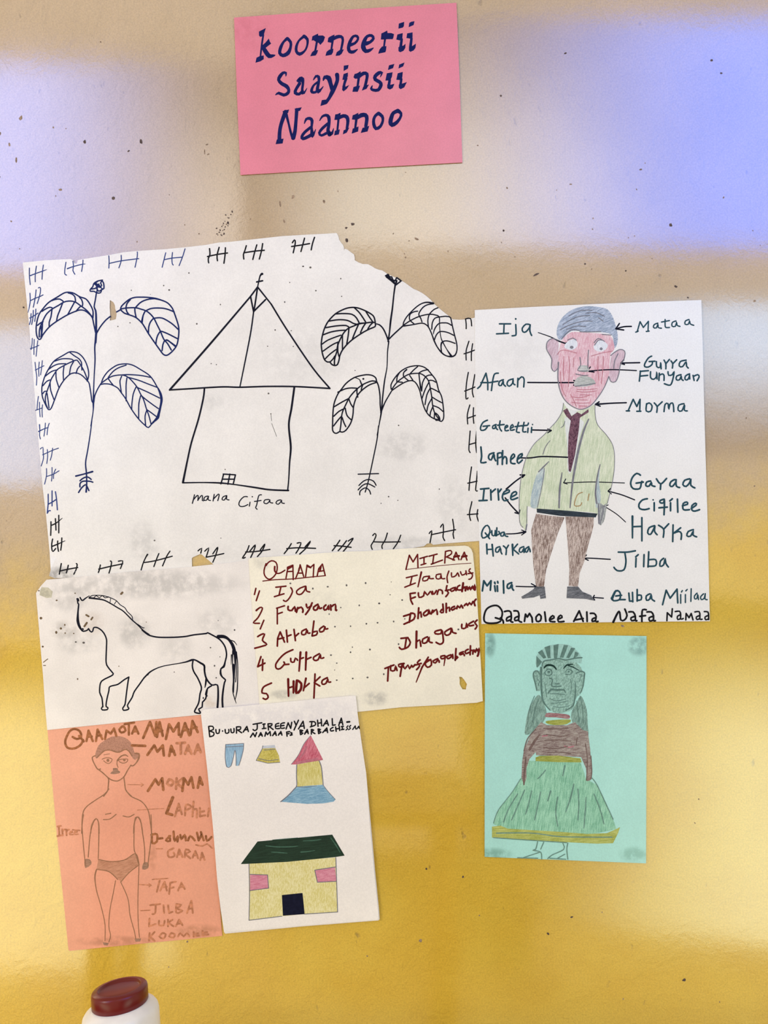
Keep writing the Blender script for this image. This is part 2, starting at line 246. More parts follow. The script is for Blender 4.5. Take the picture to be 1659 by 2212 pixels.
TRACE = """
% sign
= lettering|navy_ink|
@ 500 0 260
w 28
p 378,435 475,385 460,430 440,500 395,508 380,490
s 440,480,24 420,600,26 400,770,22
p 410,640 470,585 515,530 530,575 548,600 470,660 440,690 412,670
s 430,640,50 470,710,62 520,772,62 570,768,40 600,760,14
p 330,865 345,795 395,770 445,765 445,815 400,845
s 770,530,45 815,580,40 815,650,36 780,730,55 710,765,50 665,730,45 680,650,45 720,575,32 770,530,45
s 1000,500,50 1045,540,40 1045,620,28 1010,700,28 940,745,50 895,710,40 895,640,38 930,560,28 1000,500,40
p 1105,560 1115,500 1140,488 1195,462 1195,490 1260,488 1290,510 1270,570 1225,620 1200,590 1170,580 1130,555
s 1180,560,30 1155,700,28
p 1085,775 1110,720 1140,695 1195,690 1180,735 1160,765
p 1325,580 1335,520 1365,500 1420,475 1420,520 1380,590
s 1400,540,40 1450,510,50 1510,505,45 1535,550,35 1510,690,30
s 1395,560,30 1375,690,26
p 1295,770 1310,715 1345,685 1405,670 1400,720 1380,755
p 1435,770 1450,720 1490,690 1550,680 1520,740 1490,765
s 750,1050,10 750,1005,35 710,1005,40 670,1050,50 650,1100,45 690,1150,50 760,1190,55 790,1240,42 775,1285,45 720,1310,45 650,1282,40 608,1308,12
s 910,1115,30 950,1085,55 975,1090,60 985,1150,35 975,1230,35 985,1285,50 1015,1260,20 1040,1215,8
s 930,1110,60 970,1100,50
s 940,1150,45 890,1230,40 880,1280,50 930,1298,40 975,1260,40
s 1130,1100,15 1165,1050,35 1200,1060,45 1205,1120,35 1185,1220,45 1195,1262,60 1235,1230,25 1265,1190,10
s 1190,1130,30 1130,1180,30 1105,1240,40 1110,1270,40 1160,1270,35 1190,1230,30
s 1265,1110,15 1285,1065,50 1340,1075,70 1365,1150,55 1390,1230,60
s 1455,1030,60 1460,1100,50 1430,1190,50 1390,1265,60 1350,1345,45 1300,1415,45
p 1225,1462 1245,1380 1300,1372 1340,1390 1310,1435
p 1545,980 1548,905 1615,895 1605,945
p 1528,1100 1545,1020 1605,1000 1605,1050 1580,1100
s 1580,1080,40 1555,1160,35 1550,1200,40
p 1530,1180 1560,1200 1625,1170 1590,1225 1545,1260 1525,1240
@ 740 0 260
s 100,620,50 170,595,35 212,540,32 200,500,40 150,500,35 105,570,45 82,660,48 100,710,50 150,715,45 205,680,14
s 320,600,60 380,580,40 425,530,40 400,490,42 340,500,40 298,570,55 285,650,66 320,705,58 380,690,40 424,660,12
p 527,545 535,460 570,445 615,420 620,455 670,455 710,470 700,520 690,540 620,540 560,545
s 585,540,28 570,650,25
p 490,740 510,680 545,640 605,635 600,690 590,720
p 770,395 775,325 850,300 845,360 830,380
p 740,545 755,475 830,455 825,520 815,560 780,555
s 815,540,35 800,650,40
p 770,650 800,635 835,630 868,603 865,660 840,700 795,720 770,705
p 910,375 920,315 945,300 992,292 980,345
p 880,525 890,460 965,445 965,510 955,545 920,530
s 950,530,35 935,650,40
p 915,645 960,635 1012,600 1005,660 980,695 935,715 915,700
p 150,1065 165,1020 200,1010 250,980 250,1020 215,1085 170,1085
s 230,1050,50 290,1010,50 335,1020,50 335,1080,40 310,1190,40
s 225,1060,35 205,1200,30
p 135,1265 150,1200 195,1185 243,1180 220,1240 210,1265
p 265,1250 285,1195 320,1175 365,1165 330,1225
s 520,1060,10 545,1000,30 500,1005,50 450,1050,50 450,1095,50 510,1130,50 530,1170,50 490,1240,45 420,1240,40 395,1220,36 410,1180,12
p 625,965 640,900 715,880 695,940
p 590,1110 610,1010 690,995 680,1060 655,1110
s 650,1100,36 635,1190,40
p 615,1165 655,1170 715,1155 690,1215 650,1235 615,1215
p 770,945 780,890 855,860 835,915
p 740,1100 760,1010 830,990 825,1060 810,1105
s 810,1090,35 795,1190,35
p 775,1165 830,1150 887,1130 850,1205 800,1230 775,1210
@ 500 190 260
s 745,330,60 690,480,50 665,600,50 660,740,55
p 705,320 795,295 780,345 715,372
s 755,360,40 790,500,30 825,640,35 850,680,60
s 850,690,60 875,600,50 890,440,45 900,300,50
p 870,285 970,265 945,315 880,325
p 608,775 625,710 718,698 705,765
s 1005,490,12 1030,430,35 1080,420,45 1110,450,45 1105,540,30 1110,620,50 1112,665,50 1140,620,25 1160,570,8
s 1095,540,40 1010,610,40 970,670,40 985,700,45 1060,670,45 1110,640,50
s 1215,450,12 1250,395,30 1300,375,40 1340,400,50 1345,500,40 1330,590,50 1370,635,60 1395,600,25 1408,555,8
s 1330,490,40 1250,560,40 1210,620,36 1240,655,35 1320,620,40 1350,640,60
p 1418,440 1430,365 1460,360 1505,340 1500,385 1470,440
s 1480,410,50 1540,385,50 1590,400,55 1605,460,45 1590,560,35
s 1475,430,30 1460,580,28
p 1415,655 1425,590 1495,570 1480,640
p 1535,640 1545,585 1625,545 1590,615
@ 740 190 260
p 128,435 140,375 170,365 218,340 215,375 185,440
s 200,410,50 260,375,60 315,375,60 335,420,50 320,530,45
s 190,430,35 175,550,30
p 125,630 140,560 220,530 215,600
p 250,620 275,550 320,540 368,520 345,600
s 495,350,50 545,390,45 555,450,35 520,530,40 460,560,50 430,500,45 430,430,40 455,380,40 495,350,46
s 760,315,60 805,350,40 795,410,35 740,480,50 680,510,60 660,470,60 675,400,55 700,345,50 760,315,55
% hut
= tally_mark|tally_pen|
@ 40 540 200
w 19
s 195,325 195,460 210,620
s 320,290 300,440 300,570
s 445,270 430,380 420,525
s 210,460,22 300,425 440,375 510,350,8
s 850,220 830,350 830,430 860,450
s 975,200 985,290 975,370 1010,435
s 1155,180 1150,260 1130,385
s 875,335,24 985,295 1145,255 1200,250,8
s 205,775 210,900 200,990 170,1120,10
s 315,715 300,850 265,1025
s 355,680 385,670 395,720 375,830 335,960
s 210,910 300,865 380,835 440,805
s 225,1140 220,1210 215,1270 195,1335
s 265,1080 260,1200 235,1335
s 310,1060 305,1170 290,1280
s 200,1220 260,1190 350,1130
@ 220 540 200
s 125,105 130,200 125,325
s 345,95 345,200 305,320
s 635,35 635,110 595,310
s 135,240 345,195 660,155
s 1145,50 1120,150 1080,310
s 1265,45 1255,150 1260,240 1280,270
s 1490,-20 1450,110 1385,280
s 1115,175 1260,145 1440,130
@ 60 720 200
w 17
s 80,90 75,200 60,290
s 115,110 110,250 110,380
s 180,130 165,240 150,410
s 45,275 110,255 200,215
s 130,520 145,660 160,780 155,930
s 205,515 195,650 200,770
s 260,490 250,600 230,745
s 135,660 200,625 290,580
s 190,1130 175,1240 165,1360
s 210,1235 210,1350 220,1495
s 265,1280 255,1380 260,1500
s 140,1380 250,1340
@ 60 900 200
s 210,145,24 215,250 210,330 225,400
s 315,115 310,200 290,350
s 385,120 360,190 345,325
s 195,265,24 300,215 365,195
s 225,580 270,548 275,640 280,750 240,885
s 350,590 355,720 340,840
s 445,565 430,680 403,780
s 265,685 440,605 550,565
s 335,930 335,1060 300,1210
s 435,910 435,1050 425,1155
s 500,940 465,1020 460,1110
s 330,1075 460,1030 560,970
w 22
s 365,1390 365,1560 355,1659 350,1740 370,1690 405,1685
s 435,1330 435,1450 435,1600
s 495,1345 515,1480 530,1670
s 365,1570 440,1530 515,1480
= tally_mark|black_ink|
@ 60 1080 200
w 24
s 415,390 415,500 410,635
s 495,335 505,540
s 555,275 555,590
s 420,455 500,420 620,325,10
s 445,700 430,780 430,870 450,925 500,870
s 535,735 535,830 550,920
s 610,680 605,790 590,900
s 440,830 540,790 670,730,10
s 600,1140 585,1220 565,1330
s 725,1170 710,1240 690,1310
s 870,1140 885,1160 865,1250 825,1330
s 570,1275 700,1245 895,1210
s 1300,1165 1285,1240 1265,1300
s 1480,1095 1500,1110 1490,1190 1455,1310
s 1270,1240 1480,1190 1700,1145
@ 260 1140 240
w 19
s -30,500 35,495 20,560 0,610
s 405,400,26 380,440 340,530 310,630
s 575,385 540,470 500,580
s 740,350 690,430 630,570
s 360,520 530,490 775,425
s 1160,345 1215,305 1200,380
s 1260,350 1320,300 1300,380 1280,440
s 1380,390 1455,290 1420,420 1380,515
s 1280,440 1410,415 1545,385
@ 490 1120 300
w 16
s 265,325 240,390 185,475 220,465
s 275,390 340,315 320,390 285,465
s 400,375 455,305 420,390 365,455
s 225,400 340,395 515,370
s 770,300 740,350 685,420
s 840,295 885,290 860,360 825,415
s 935,340 1000,270 950,350 870,425
s 715,360 850,350 1060,357
s 1350,260 1310,320 1260,385
s 1430,265 1380,330 1330,385
s 1450,270 1510,235 1460,310 1390,395
s 1280,325 1370,330 1485,345
@ 740 920 300
w 15
s 360,1310 385,1285 400,1310 370,1380 340,1430 355,1475
s 535,1280 510,1360 470,1430 475,1465
s 695,1305 660,1390 605,1470
s 370,1385 500,1388 690,1385
s 1035,1285 1065,1250 1060,1310 1045,1395
s 1170,1210 1200,1170 1205,1260 1200,1330 1220,1370
s 1315,1115 1330,1230 1320,1290 1330,1345
s 1060,1300 1200,1270 1350,1240
s 1540,490 1520,640 1510,770
s 1610,540 1600,660 1590,770 1615,775
s 1495,685 1610,660
s 1545,905 1515,1050 1530,1130
s 1615,1000 1605,1080 1625,1140
s 1490,1060 1620,1050
@ 420 490 300
w 17
s 180,260 185,330 165,380 170,430
s 295,245 270,340 275,405
s 370,250 365,340 352,435
s 155,355 270,330 395,312
s 620,225 600,290 585,330 590,385
s 745,215 720,300 697,390
s 815,200 800,290 775,385
s 590,310 720,290 835,280
s 1170,190 1195,155 1205,190 1180,310
s 1315,135 1295,210 1272,295
s 1435,125 1410,200 1395,275
s 1160,235 1290,215 1375,200
@ 820 580 220
w 20
s 1400,820 1410,900 1410,980
s 1405,820 1480,815 1500,935
s 1455,1185 1410,1340 1410,1490
s 1515,1225 1495,1380 1495,1500
s 1375,1390 1470,1360 1545,1330
@ 820 760 220
s 1445,335 1420,480 1405,650 1410,770 1440,750
s 1550,370 1530,500 1510,640 1530,735
s 1385,640 1490,600 1560,570
s 1470,865 1430,1020 1435,1175
s 1530,910 1525,1050 1535,1165
s 1440,1080 1565,1035
s 1475,1290 1460,1480 1455,1600 1475,1640
s 1580,1290 1565,1480 1580,1640
s 1460,1510 1570,1480
= plant_drawing|blue_pen|leafy plant with a scribbled flower, in dark blue pen
@ 40 540 200
w 25
s 1505,540 1420,555 1350,600 1330,660 1290,700 1285,740 1350,740 1410,770 1470,765 1490,710 1530,690 1525,600 1500,560 1470,590 1490,640 1440,660 1350,600
s 1420,560 1380,600 1410,680 1400,770
s 1300,700 1370,690 1420,660 1500,690 1440,740 1400,690
s 1390,610,35 1460,640 1400,660,40 1440,610
s 1395,770 1375,900 1355,1020 1380,1080,30 1390,1200,34 1390,1480,38 1383,1660,30
s 1330,1220,30 1335,1100 1290,990 1210,880 1100,840 1000,780 930,760 830,765 700,840 540,940 440,1050 370,1150 330,1280 315,1400 325,1530 360,1600 400,1590 430,1530 540,1390 680,1280 880,1160 1030,1095 1100,1075 1180,1085 1260,1140 1320,1210 1350,1340 1380,1480
s 1320,1200 1230,1090 1120,1005 1010,930 900,915 810,935 720,990 600,1060 500,1150 440,1260 400,1350 375,1430 370,1560
s 890,770 960,790 1010,840 1020,920
s 1090,845 1130,890 1150,960 1140,1010
s 590,910 660,885 740,880 800,920
s 420,1100 480,1060 560,1025 605,1040
s 340,1350 390,1310 440,1285
s 790,950 740,1080 700,1180 680,1280
s 1000,940 940,1050 880,1160
s 1110,1010 1060,1060 1030,1100
s 600,1060 580,1200 550,1290 550,1380
s 430,1290 425,1400 415,1530
s 400,1360 410,1480 400,1560
s 1400,1490 1450,1400 1500,1330 1570,1250 1645,1190
@ 220 540 200
w 26
s 265,1110 335,1070
s 335,1060 350,1010 420,940 500,880 590,850 700,845 830,850 960,870,34 1070,900 1180,950 1260,1040 1290,1110 1330,1220 1370,1350 1380,1450 1370,1580 1340,1710 1274,1803 1194,1873 1144,1888 1094,1863 1034,1783 934,1643 830,1490 760,1370 710,1300 610,1210 500,1165 400,1130 340,1075
s 335,1060 430,1040 600,1035 700,1060 790,1090 860,1140 930,1220 990,1340 1050,1460 1110,1600 1174,1673 1244,1793
s 510,890 450,960 430,1040
s 600,1035 680,950 760,905 850,880 960,870
s 430,1040 450,1110 490,1160
s 590,1040 595,1120 615,1210
s 780,1090 740,1170 715,1300,40
s 790,1090 860,1055 960,1040 1100,1045 1200,1070 1295,1110
s 920,1230 870,1290 840,1380 835,1490
s 930,1225 1000,1215 1080,1220 1180,1270 1280,1340 1375,1430
s 1045,1460 1000,1530 975,1620 970,1680
s 1050,1460 1080,1460 1200,1510 1355,1590
s 1124,1623 1094,1693 1079,1803
s 1124,1633 1164,1613,34 1214,1643 1324,1728,38
@ 60 720 200
w 22
s 1225,0,40 1215,120,36 1200,250,26 1205,480,24 1190,750,20 1180,1000,22 1175,1240,34 1170,1400,18 1130,1659,20
s 1065,860 1090,760 1080,640 1030,500 960,400 880,345 800,330 740,335 650,385 480,490 390,610 310,760 265,900 250,1000 260,1130 300,1240 350,1340 380,1370 420,1340 480,1190 550,1000 640,850 740,745 800,715 870,710 950,740 1010,790 1065,850 1100,900 1130,1080 1150,1220 1180,1250
s 1070,830 1010,680 960,590 900,500 870,480 810,500 690,555 540,640 500,690 420,820 390,910 340,1050 315,1140 320,1250 350,1330
s 745,335 830,400 920,460 960,520 965,580
s 480,500 600,460 700,455 790,465 820,495
s 370,650 450,590 550,550 680,545
s 310,770 400,700 460,670 530,655
s 270,940 340,860 400,835
s 270,1080 300,1040 340,1040
s 820,510 770,600 745,740
s 930,590 890,640 865,720
s 965,600 970,660
s 650,580 635,700 640,840
s 505,700 510,820 560,980
s 400,900 410,1020 470,1190
s 345,1080 365,1220 380,1340
s 1185,1230 1200,1120 1250,1000 1310,900
@ 200 720 200
s 160,880 190,800 260,700 340,630 440,570 540,550 640,550 740,580 860,650 1000,740 1080,830 1150,950 1180,1000
s 1170,980,24 1215,1080,44 1235,1190,46 1215,1320,36 1185,1440,46 1165,1510,56 1110,1570,36 1055,1625,28
s 140,920 200,905 300,910 370,935 450,980 510,1060 590,1170 690,1350 820,1530 930,1640 1000,1690 1055,1625
s 280,790 360,690 460,620 600,570
s 160,890 270,810 350,770 450,750 550,750 640,790 730,880 800,970 860,1090 910,1180 970,1370 1010,1480 1045,1620
s 530,745 650,740 860,755 1040,790
s 640,790 820,840 1000,910 1160,970
s 800,970 1000,1060 1200,1160
s 875,1120 960,1190 1080,1280 1180,1350
s 975,1370 1060,1430 1140,1490
s 280,810 320,870 370,930
s 520,770 490,850 500,960 515,1060
s 615,800 600,920 600,1090 600,1210
s 780,960 730,1080 705,1250 700,1370
s 860,1120 830,1250 825,1400 825,1530
s 970,1380 940,1480 945,1600 950,1650
@ 60 900 200
w 26
s 1155,0,18 1120,300,20 1070,620,22 1045,750,24 1035,860,24 1050,1010 1055,1200 1045,1350,32
s 860,1065,30 1000,1030 1160,985,34
s 935,1150 980,1110 1050,1080 1100,1095 1135,1125
s 935,1260 935,1200 980,1160 1050,1155 1120,1160 1165,1175
s 910,1360 960,1280 1030,1220 1060,1250 1095,1325
= plant_drawing|black_pen|leafy plant whose flower is torn off, in black pen
@ 680 490 260
w 20
l 975,675 1010,655 1030,690 1060,690 1075,730 1105,745 1130,700 1190,745 1120,800 1050,740 985,690
s 1000,680,26 1060,735,30 1110,785,36 1130,740,20
s 1110,790,24 1090,930 1070,1120,22 1045,1300,26 1030,1450 1010,1580,22
s 835,1335,14 890,1350 940,1400 980,1480 1010,1560
s 1020,1550 1100,1470 1220,1360
s 835,1340 825,1270 800,1220 740,1180 680,1150 600,1120 520,1110 430,1125 330,1170 260,1220 180,1310 130,1410 100,1520 93,1575 89,1620 97,1705 114,1780 140,1840 182,1865 204,1861 233,1895 276,1912 314,1895 335,1831 343,1780 377,1704 445,1620 530,1545 656,1460 750,1410 830,1375 835,1340
s 830,1320 780,1315 700,1325 610,1335,26 540,1365 460,1400 400,1460 360,1530 326,1605 309,1665 305,1715 284,1780 271,1840 271,1905
s 700,1160 750,1240 800,1310
s 545,1115 620,1190 700,1310
s 290,1200 400,1195 510,1205 570,1250 610,1320
s 190,1300 330,1280 450,1290 530,1330 570,1340
s 150,1390 300,1365 430,1360 470,1385
s 110,1490 220,1450 330,1430 420,1425
s 800,1320 760,1360 730,1410
s 700,1330 660,1390 630,1460
s 600,1350 560,1440 520,1540
s 470,1400 460,1500 440,1615
@ 690 720 220
w 22
s 45,175 130,115 250,65 350,30
s 60,290 150,225 230,175 310,140
s 90,420 170,340 270,265
s 175,465 220,420 250,370
s 375,30 375,150 375,270
s 300,170,26 300,300 320,380
s 1130,130 1110,300,18 1100,550,16 1060,780 1030,1040 1010,1270,26 970,1500,16 940,1659,16
s 930,780 960,850 985,1000 990,1160 1000,1270
s 930,790 920,730 870,690 800,675 720,680 570,720 440,810 360,910 300,990 240,1140 220,1300 215,1450 215,1580 250,1625 290,1625 330,1600 370,1610 430,1580 510,1460 545,1330 555,1200 580,1100 620,1010 690,930 780,860 850,825 930,800
s 920,785 860,775 780,800 700,840 620,900 540,980 480,1060 430,1160 380,1270 360,1360 350,1480 335,1590
s 590,725,14 650,750,14 670,790 690,840
s 300,960 420,905 520,890 610,895
s 235,1200 350,1130 470,1065
s 235,1350 320,1270 400,1230
s 230,1510 290,1430 350,1360
s 710,830 690,880 680,930
s 615,900 610,960 625,1040
s 480,1070 510,1150 550,1210
s 420,1220 450,1340 520,1410
s 370,1370 400,1460 430,1520
d 715,742,34
@ 820 580 220
w 20
s 385,930 390,880 440,790 530,690 620,610 700,565 780,550,24 875,568,34
s 390,935,28 480,925 590,905 690,890 750,910 800,960 850,1070 890,1180,24 940,1280 1010,1370,26 1080,1420 1170,1435,28 1230,1410,24 1260,1330 1255,1220 1220,1080 1180,910 1155,800 1100,780 1050,780 970,790 900,810 860,880 850,990
s 400,915 500,850 620,790 740,755 830,745 900,755 970,785 975,900,14 985,1030,14 1000,1130,14 1030,1200 1090,1310,14 1150,1400,30
s 620,695 560,705 500,740 485,800 500,850 560,900
s 870,575 780,590 710,630 650,710 640,760 670,810 690,870
s 950,640 890,665 830,720 800,770 785,850 795,950
s 875,1070,12 890,1000 930,930 980,890 1050,885 1110,890 1170,925
s 890,1170 920,1090 960,1040 1000,1025 1060,1030 1130,1050 1210,1090
s 1010,1370 1000,1280 1010,1210,28 1060,1180 1130,1185 1230,1220
d 1160,1420,44
@ 820 760 220
w 20
s 20,990,26 80,840 140,730 200,630
s 190,610 185,540 230,450 310,350 400,280 500,240 610,225 700,240 770,280 850,370 920,470 960,620 1010,730 1035,880 1045,1000 1040,1090 1005,1135 960,1110,26 890,1090 810,1040 750,960 710,860 680,740 650,620 600,520 550,475 490,470 400,500 300,560 200,630
s 200,610 280,500 380,420 480,365 620,350 690,365 750,410 800,480 825,590 850,740 865,880 900,1000 960,1090
s 330,330 285,410 280,490
s 440,290,26 390,340 390,400
s 620,240 550,300 490,365
s 790,290 700,310 640,345
s 860,380 800,380 750,405
s 915,495 860,465 810,465
s 970,660 900,620 830,590
s 1015,830 940,790 860,740
s 1030,970 960,910 870,875
s 290,490 370,495
s 410,420 470,470
s 490,385 540,460
s 640,350 650,450 670,590,30 685,640
s 740,420 700,500 685,640
s 800,500 740,620 690,760
s 825,590 770,700 740,860
s 850,760 790,870 770,970
s 865,900 830,980 820,1050
s 895,1000 890,1080
s 910,1000,26 950,1030 980,1100,30 920,1110,30
@ 740 920 300
w 14
s 430,0 410,170 370,370 330,560 300,690 270,790
s 185,577 430,570
s 195,712 250,660 310,640 370,660 400,710
s 185,765 240,710 300,690 385,730
s 205,825 210,780 270,740 320,770 335,815
= hut_drawing|black_pen|round hut with a pointed roof, in black pen
@ 360 570 360
w 16
s 30,1255,20 430,800,20 830,330,16
l 830,330 905,230
l 905,230 1040,400,14
s 1040,400 1200,660 1450,1030 1625,1240
s 30,1255 200,1245 540,1225 730,1228 1000,1220 1290,1222 1625,1240
s 905,230 880,400 865,480
s 865,480,14 830,720,14 730,1220,12
l 835,325 865,475 985,355
s 950,100,26 930,120,14 905,230,12
l 895,180 955,168
@ 380 830 280
w 22
s 365,50 350,180 290,440 200,740 150,960 90,1255,28
s 85,1262,18 350,1258,16 580,1265 760,1285,16 1000,1320 1200,1350 1440,1360
s 1515,40,26 1480,300,26 1445,520,24 1470,800,26 1455,1000,20 1445,1200,16 1430,1360,18
w 18
l 610,1150 592,1220 575,1275
l 605,1150 690,1155 762,1160 735,1270
l 690,1150 665,1280
l 600,1215 745,1215
= caption_word|black_pen|
w 14
s 237,1415 225,1470 210,1525
s 228,1475 265,1430 285,1425 280,1488
s 283,1480 322,1428 340,1430 338,1490 360,1488
s 412,1432 375,1440 355,1475 385,1488 410,1450 418,1430 412,1478 442,1488
s 490,1410 475,1495
s 480,1470 545,1405 552,1430 535,1490
s 650,1425 605,1440 590,1475 620,1482 645,1440 652,1428 648,1472 680,1480
s 915,1440 870,1440 820,1490 805,1540 830,1565 880,1560 920,1540
s 948,1510 940,1560
d 978,1440,18
s 1095,1415 1065,1420 1050,1460 1035,1540 1020,1580 1040,1600
s 1005,1500 1090,1488
s 1190,1475 1140,1480 1125,1515 1160,1530 1195,1500 1202,1475 1205,1512 1240,1520
s 1340,1480 1300,1490 1280,1520 1310,1537 1345,1500 1352,1480 1355,1518 1388,1525
= specks|grime|dark specks
d 1185,118,24 1215,378,16 630,1090,16
w 6
s 1215,380 1225,470
s 1225,500 1290,670
@ 220 540 200
d 1560,412,28 1108,638,26 1205,716,32 528,722,22 505,1305,24 287,1370,24 870,795,14
@ 360 570 360
d 25,260,18 300,597,18 535,405,14 1175,380,16 1080,658,16 1225,185,12 1485,265,12 1240,665,12 1260,822,12 1005,820,12 443,993,12 495,1003,12 1355,25,14
@ 420 490 300
d 1300,472,20 1385,485,26
@ 690 720 220
d 1290,1500,24 580,605,18
@ 680 490 260
d 358,714,20 370,958,18 15,880,22
@ 740 920 300
d 550,845,20 660,890,14 460,925,14 1155,755,16
@ 260 1140 240
d 510,190,26 1500,155,16
% man
= figure_drawing|hair_pencil|standing man in a pale green jacket, maroon tie and brown trousers, coloured pencil
@ 1160 650 220
q 330,590 320,480 360,350 440,240 560,150 700,100 860,85 1040,105 1150,140 1230,250 1290,430 1315,560 1310,680 1270,770 1250,700 1240,600 1200,540 1050,510 860,510 700,490 560,490 470,560 420,620 370,640
m skin_pencil
q 400,650 470,570 560,510 720,510 1000,530 1190,560 1250,680 1260,790 1200,860 1180,1050 1170,1230 1100,1400 1000,1560 880,1700 740,1760 640,1750 520,1680 430,1580 370,1440 340,1250 350,1000 350,850
m ear_pencil
q 345,650 250,615 170,670 155,780 200,870 240,950 235,1090 285,1150 345,1090 350,850
q 1210,890 1260,840 1350,790 1430,820 1420,940 1360,1040 1330,1200 1280,1310 1210,1310 1175,1240
m eye_white
z 1
q 440,745 500,660 600,620 660,680 640,760 570,800 500,785
q 920,740 1000,640 1090,660 1155,720 1120,790 1050,825 960,810
m mouth_pencil
q 600,1340 660,1250 760,1220 880,1250 955,1330 880,1375 750,1400 630,1390
q 670,1080 720,1050 830,1060 840,1150 700,1150
@ 1100 850 260 1643
z 0
m jacket_pencil
q 740,130 780,190 850,225 940,235 1080,200 1170,150 1175,300 1210,430 1330,570 1410,700 1435,850 1430,1050 1400,1250 1340,1500 1290,1750 1215,1770 1195,1640 780,1600 370,1575 310,1560 245,1545 250,1750 225,1870 190,1830 145,1760 135,1500 150,1250 180,1060 240,860 340,690 470,570 560,470 650,370 720,250
m blue_shade_pencil
z 1
q 480,1020 470,1180 400,1450 375,1560 300,1555 290,1450 330,1250 390,1080
q 1240,970 1225,1200 1250,1400 1230,1530 1185,1560 1175,1400 1195,1150
m shirt_pencil
q 760,330 850,340 930,345 1020,390 960,600 900,900 850,1070 800,1060 790,700 770,500
q 760,215 850,300 930,240 860,230
m grey_pencil
q 1215,1500 1290,1530 1330,1500 1290,1750 1220,1785
m tie_pencil
z 2
p 735,235 790,200 850,310 930,255 985,285 1080,215 1085,255 965,330 950,500 900,830 840,1070 812,1060 800,800 810,560 840,370 780,310
m belt_pencil
p 375,1570 378,1625 700,1672 1180,1692 1205,1640 800,1600
m trouser_pencil
@ 1020 1090 260
z 1
p 880,125 1050,150 1275,175 1180,400 1080,700 1020,900 990,1130 880,1130 850,900 825,600 812,350
p 1285,165 1680,165 1672,300 1590,600 1540,800 1480,950 1460,1130 1330,1120 1340,900 1320,600 1300,350
m shoe_pencil
z 2
p 880,1130 1000,1130 1018,1290 940,1300 930,1250 850,1280 690,1297 675,1270 780,1210 850,1160
p 1310,1130 1460,1130 1520,1200 1640,1250 1685,1325 1560,1300 1300,1290
m grey_line
w 8
@ 1160 650 220
z 3
d 565,755,56 1045,780,50
w 14
s 840,800 830,950 830,1100
s 700,920 710,1050 660,1130 740,1145 820,1140
s 500,640 580,605 640,640
s 930,680 1000,610 1100,660
s 630,1190 760,1215 830,1210
s 620,1390,16 750,1375 950,1345
s 700,500,16 800,505 1040,500
s 1060,545 1210,555
s 345,640 250,612 168,668 155,780 200,870 240,950 235,1090 285,1150 350,1080
s 350,1000,22 340,1250,18 370,1440,14 430,1580 520,1680 640,1750 740,1765 880,1700 1000,1560 1100,1400 1170,1230
s 1200,890 1260,840 1350,790 1430,820 1420,940 1360,1040 1330,1200 1280,1315 1205,1315 1175,1240
s 1250,1100 1265,980 1320,860
s 940,720 1000,640 1060,640
s 690,480 560,470 450,560 400,620
w 12
s 420,390 560,300 700,250 860,240
s 380,470 560,380 760,330 900,330
s 480,470 640,410 800,420
s 520,240 700,160 900,150
s 800,200 960,190 1100,250
s 1000,270 1080,330
m red_line
w 9
s 330,880 370,820 450,800 650,850
s 880,900 1050,850 1240,815
s 640,1470 780,1485 980,1465
s 650,1440 800,1445 980,1430
s 560,1560 700,1575 850,1540
s 560,1650 700,1665 860,1660
s 540,1520 600,1620 640,1720
s 440,900 430,1100 440,1300
s 520,900 530,1100 510,1400
s 600,920 590,1080
s 380,1150 400,1400 470,1560
s 1000,900 990,1100 1010,1300
s 1080,900 1070,1150 1050,1350
s 700,1530 900,1530
s 620,1610 820,1615
s 680,1710 820,1715
@ 1100 850 260 1643
m grey_line
w 8
s 740,130 720,250 650,370 560,470 470,570 340,690 240,860 180,1060 150,1250 135,1500 145,1760 190,1830
s 1170,150 1175,300 1210,430 1330,570 1410,700 1437,850 1432,1050 1400,1250 1340,1500
s 245,1540 240,1700 235,1860
w 22
s 1085,350,16 1020,500,26 950,750,30 900,1000,30 860,1250,24 830,1560,14
s 720,1080,10 690,1300,26 680,1560,20
s 1240,970,12 1200,1150,18 1178,1350,22 1195,1500,20
s 540,930,10 470,1000,18 400,1070,14
s 460,830,10 500,720,10 560,640,6
s 760,380,8 740,440,10 700,470,6
s 1290,1530,10 1270,1650,14 1240,1780,10
s 1215,1500,10 1225,1650,20 1225,1770,20
s 225,1870,16 240,1790,18
s 480,1020,8 450,1250,8 385,1560,8
m tan_line
w 12
s 1000,1350 930,1385 890,1525 970,1530 990,1490
s 1090,1370 1075,1460
= arrow|black_pen|
@ 1020 640 260
w 20
s 910,500,12 1080,560,14 1200,620,20 1350,670,22
s 1300,640 1355,668 1280,690
s 765,1188 1100,1190 1460,1190
l 1400,1160 1470,1188 1400,1225
@ 1280 640 260
s 535,415 430,420 320,450
l 370,375 320,450 430,465
s 650,915 400,920
l 430,875 390,925 440,940
s 465,1467 250,1475 40,1490,26
l 90,1455 40,1490 105,1515
@ 1160 650 220
s 1620,1135 1200,1120 820,1145
l 870,1075 820,1145 930,1160
@ 1020 870 260
s 830,375 1060,380
l 1040,360,14 1090,383 1040,415,14
s 660,760 800,760 950,742 1150,745 1390,755
s 470,1190,24 600,1080 720,995
l 660,995 725,995 690,1030
s 455,1310 540,1420 640,1525
l 655,1480 645,1530 590,1515
w 13
l 1290,1050 1260,1105 1310,1120
@ 1280 840 260
s 440,1298 0,1283 -395,1297
w 17
s 580,1530 400,1460 215,1410
l 250,1370,13 215,1410 260,1450,13
@ 1280 1090 260
w 13
s 455,240 330,130 165,25
l 160,70 165,25 215,5
w 17
s 245,755 0,740 -124,738
l -84,695 -124,738 -59,768
s 150,1290 10,1280
l 25,1250 5,1285 30,1315
@ 1020 1090 260
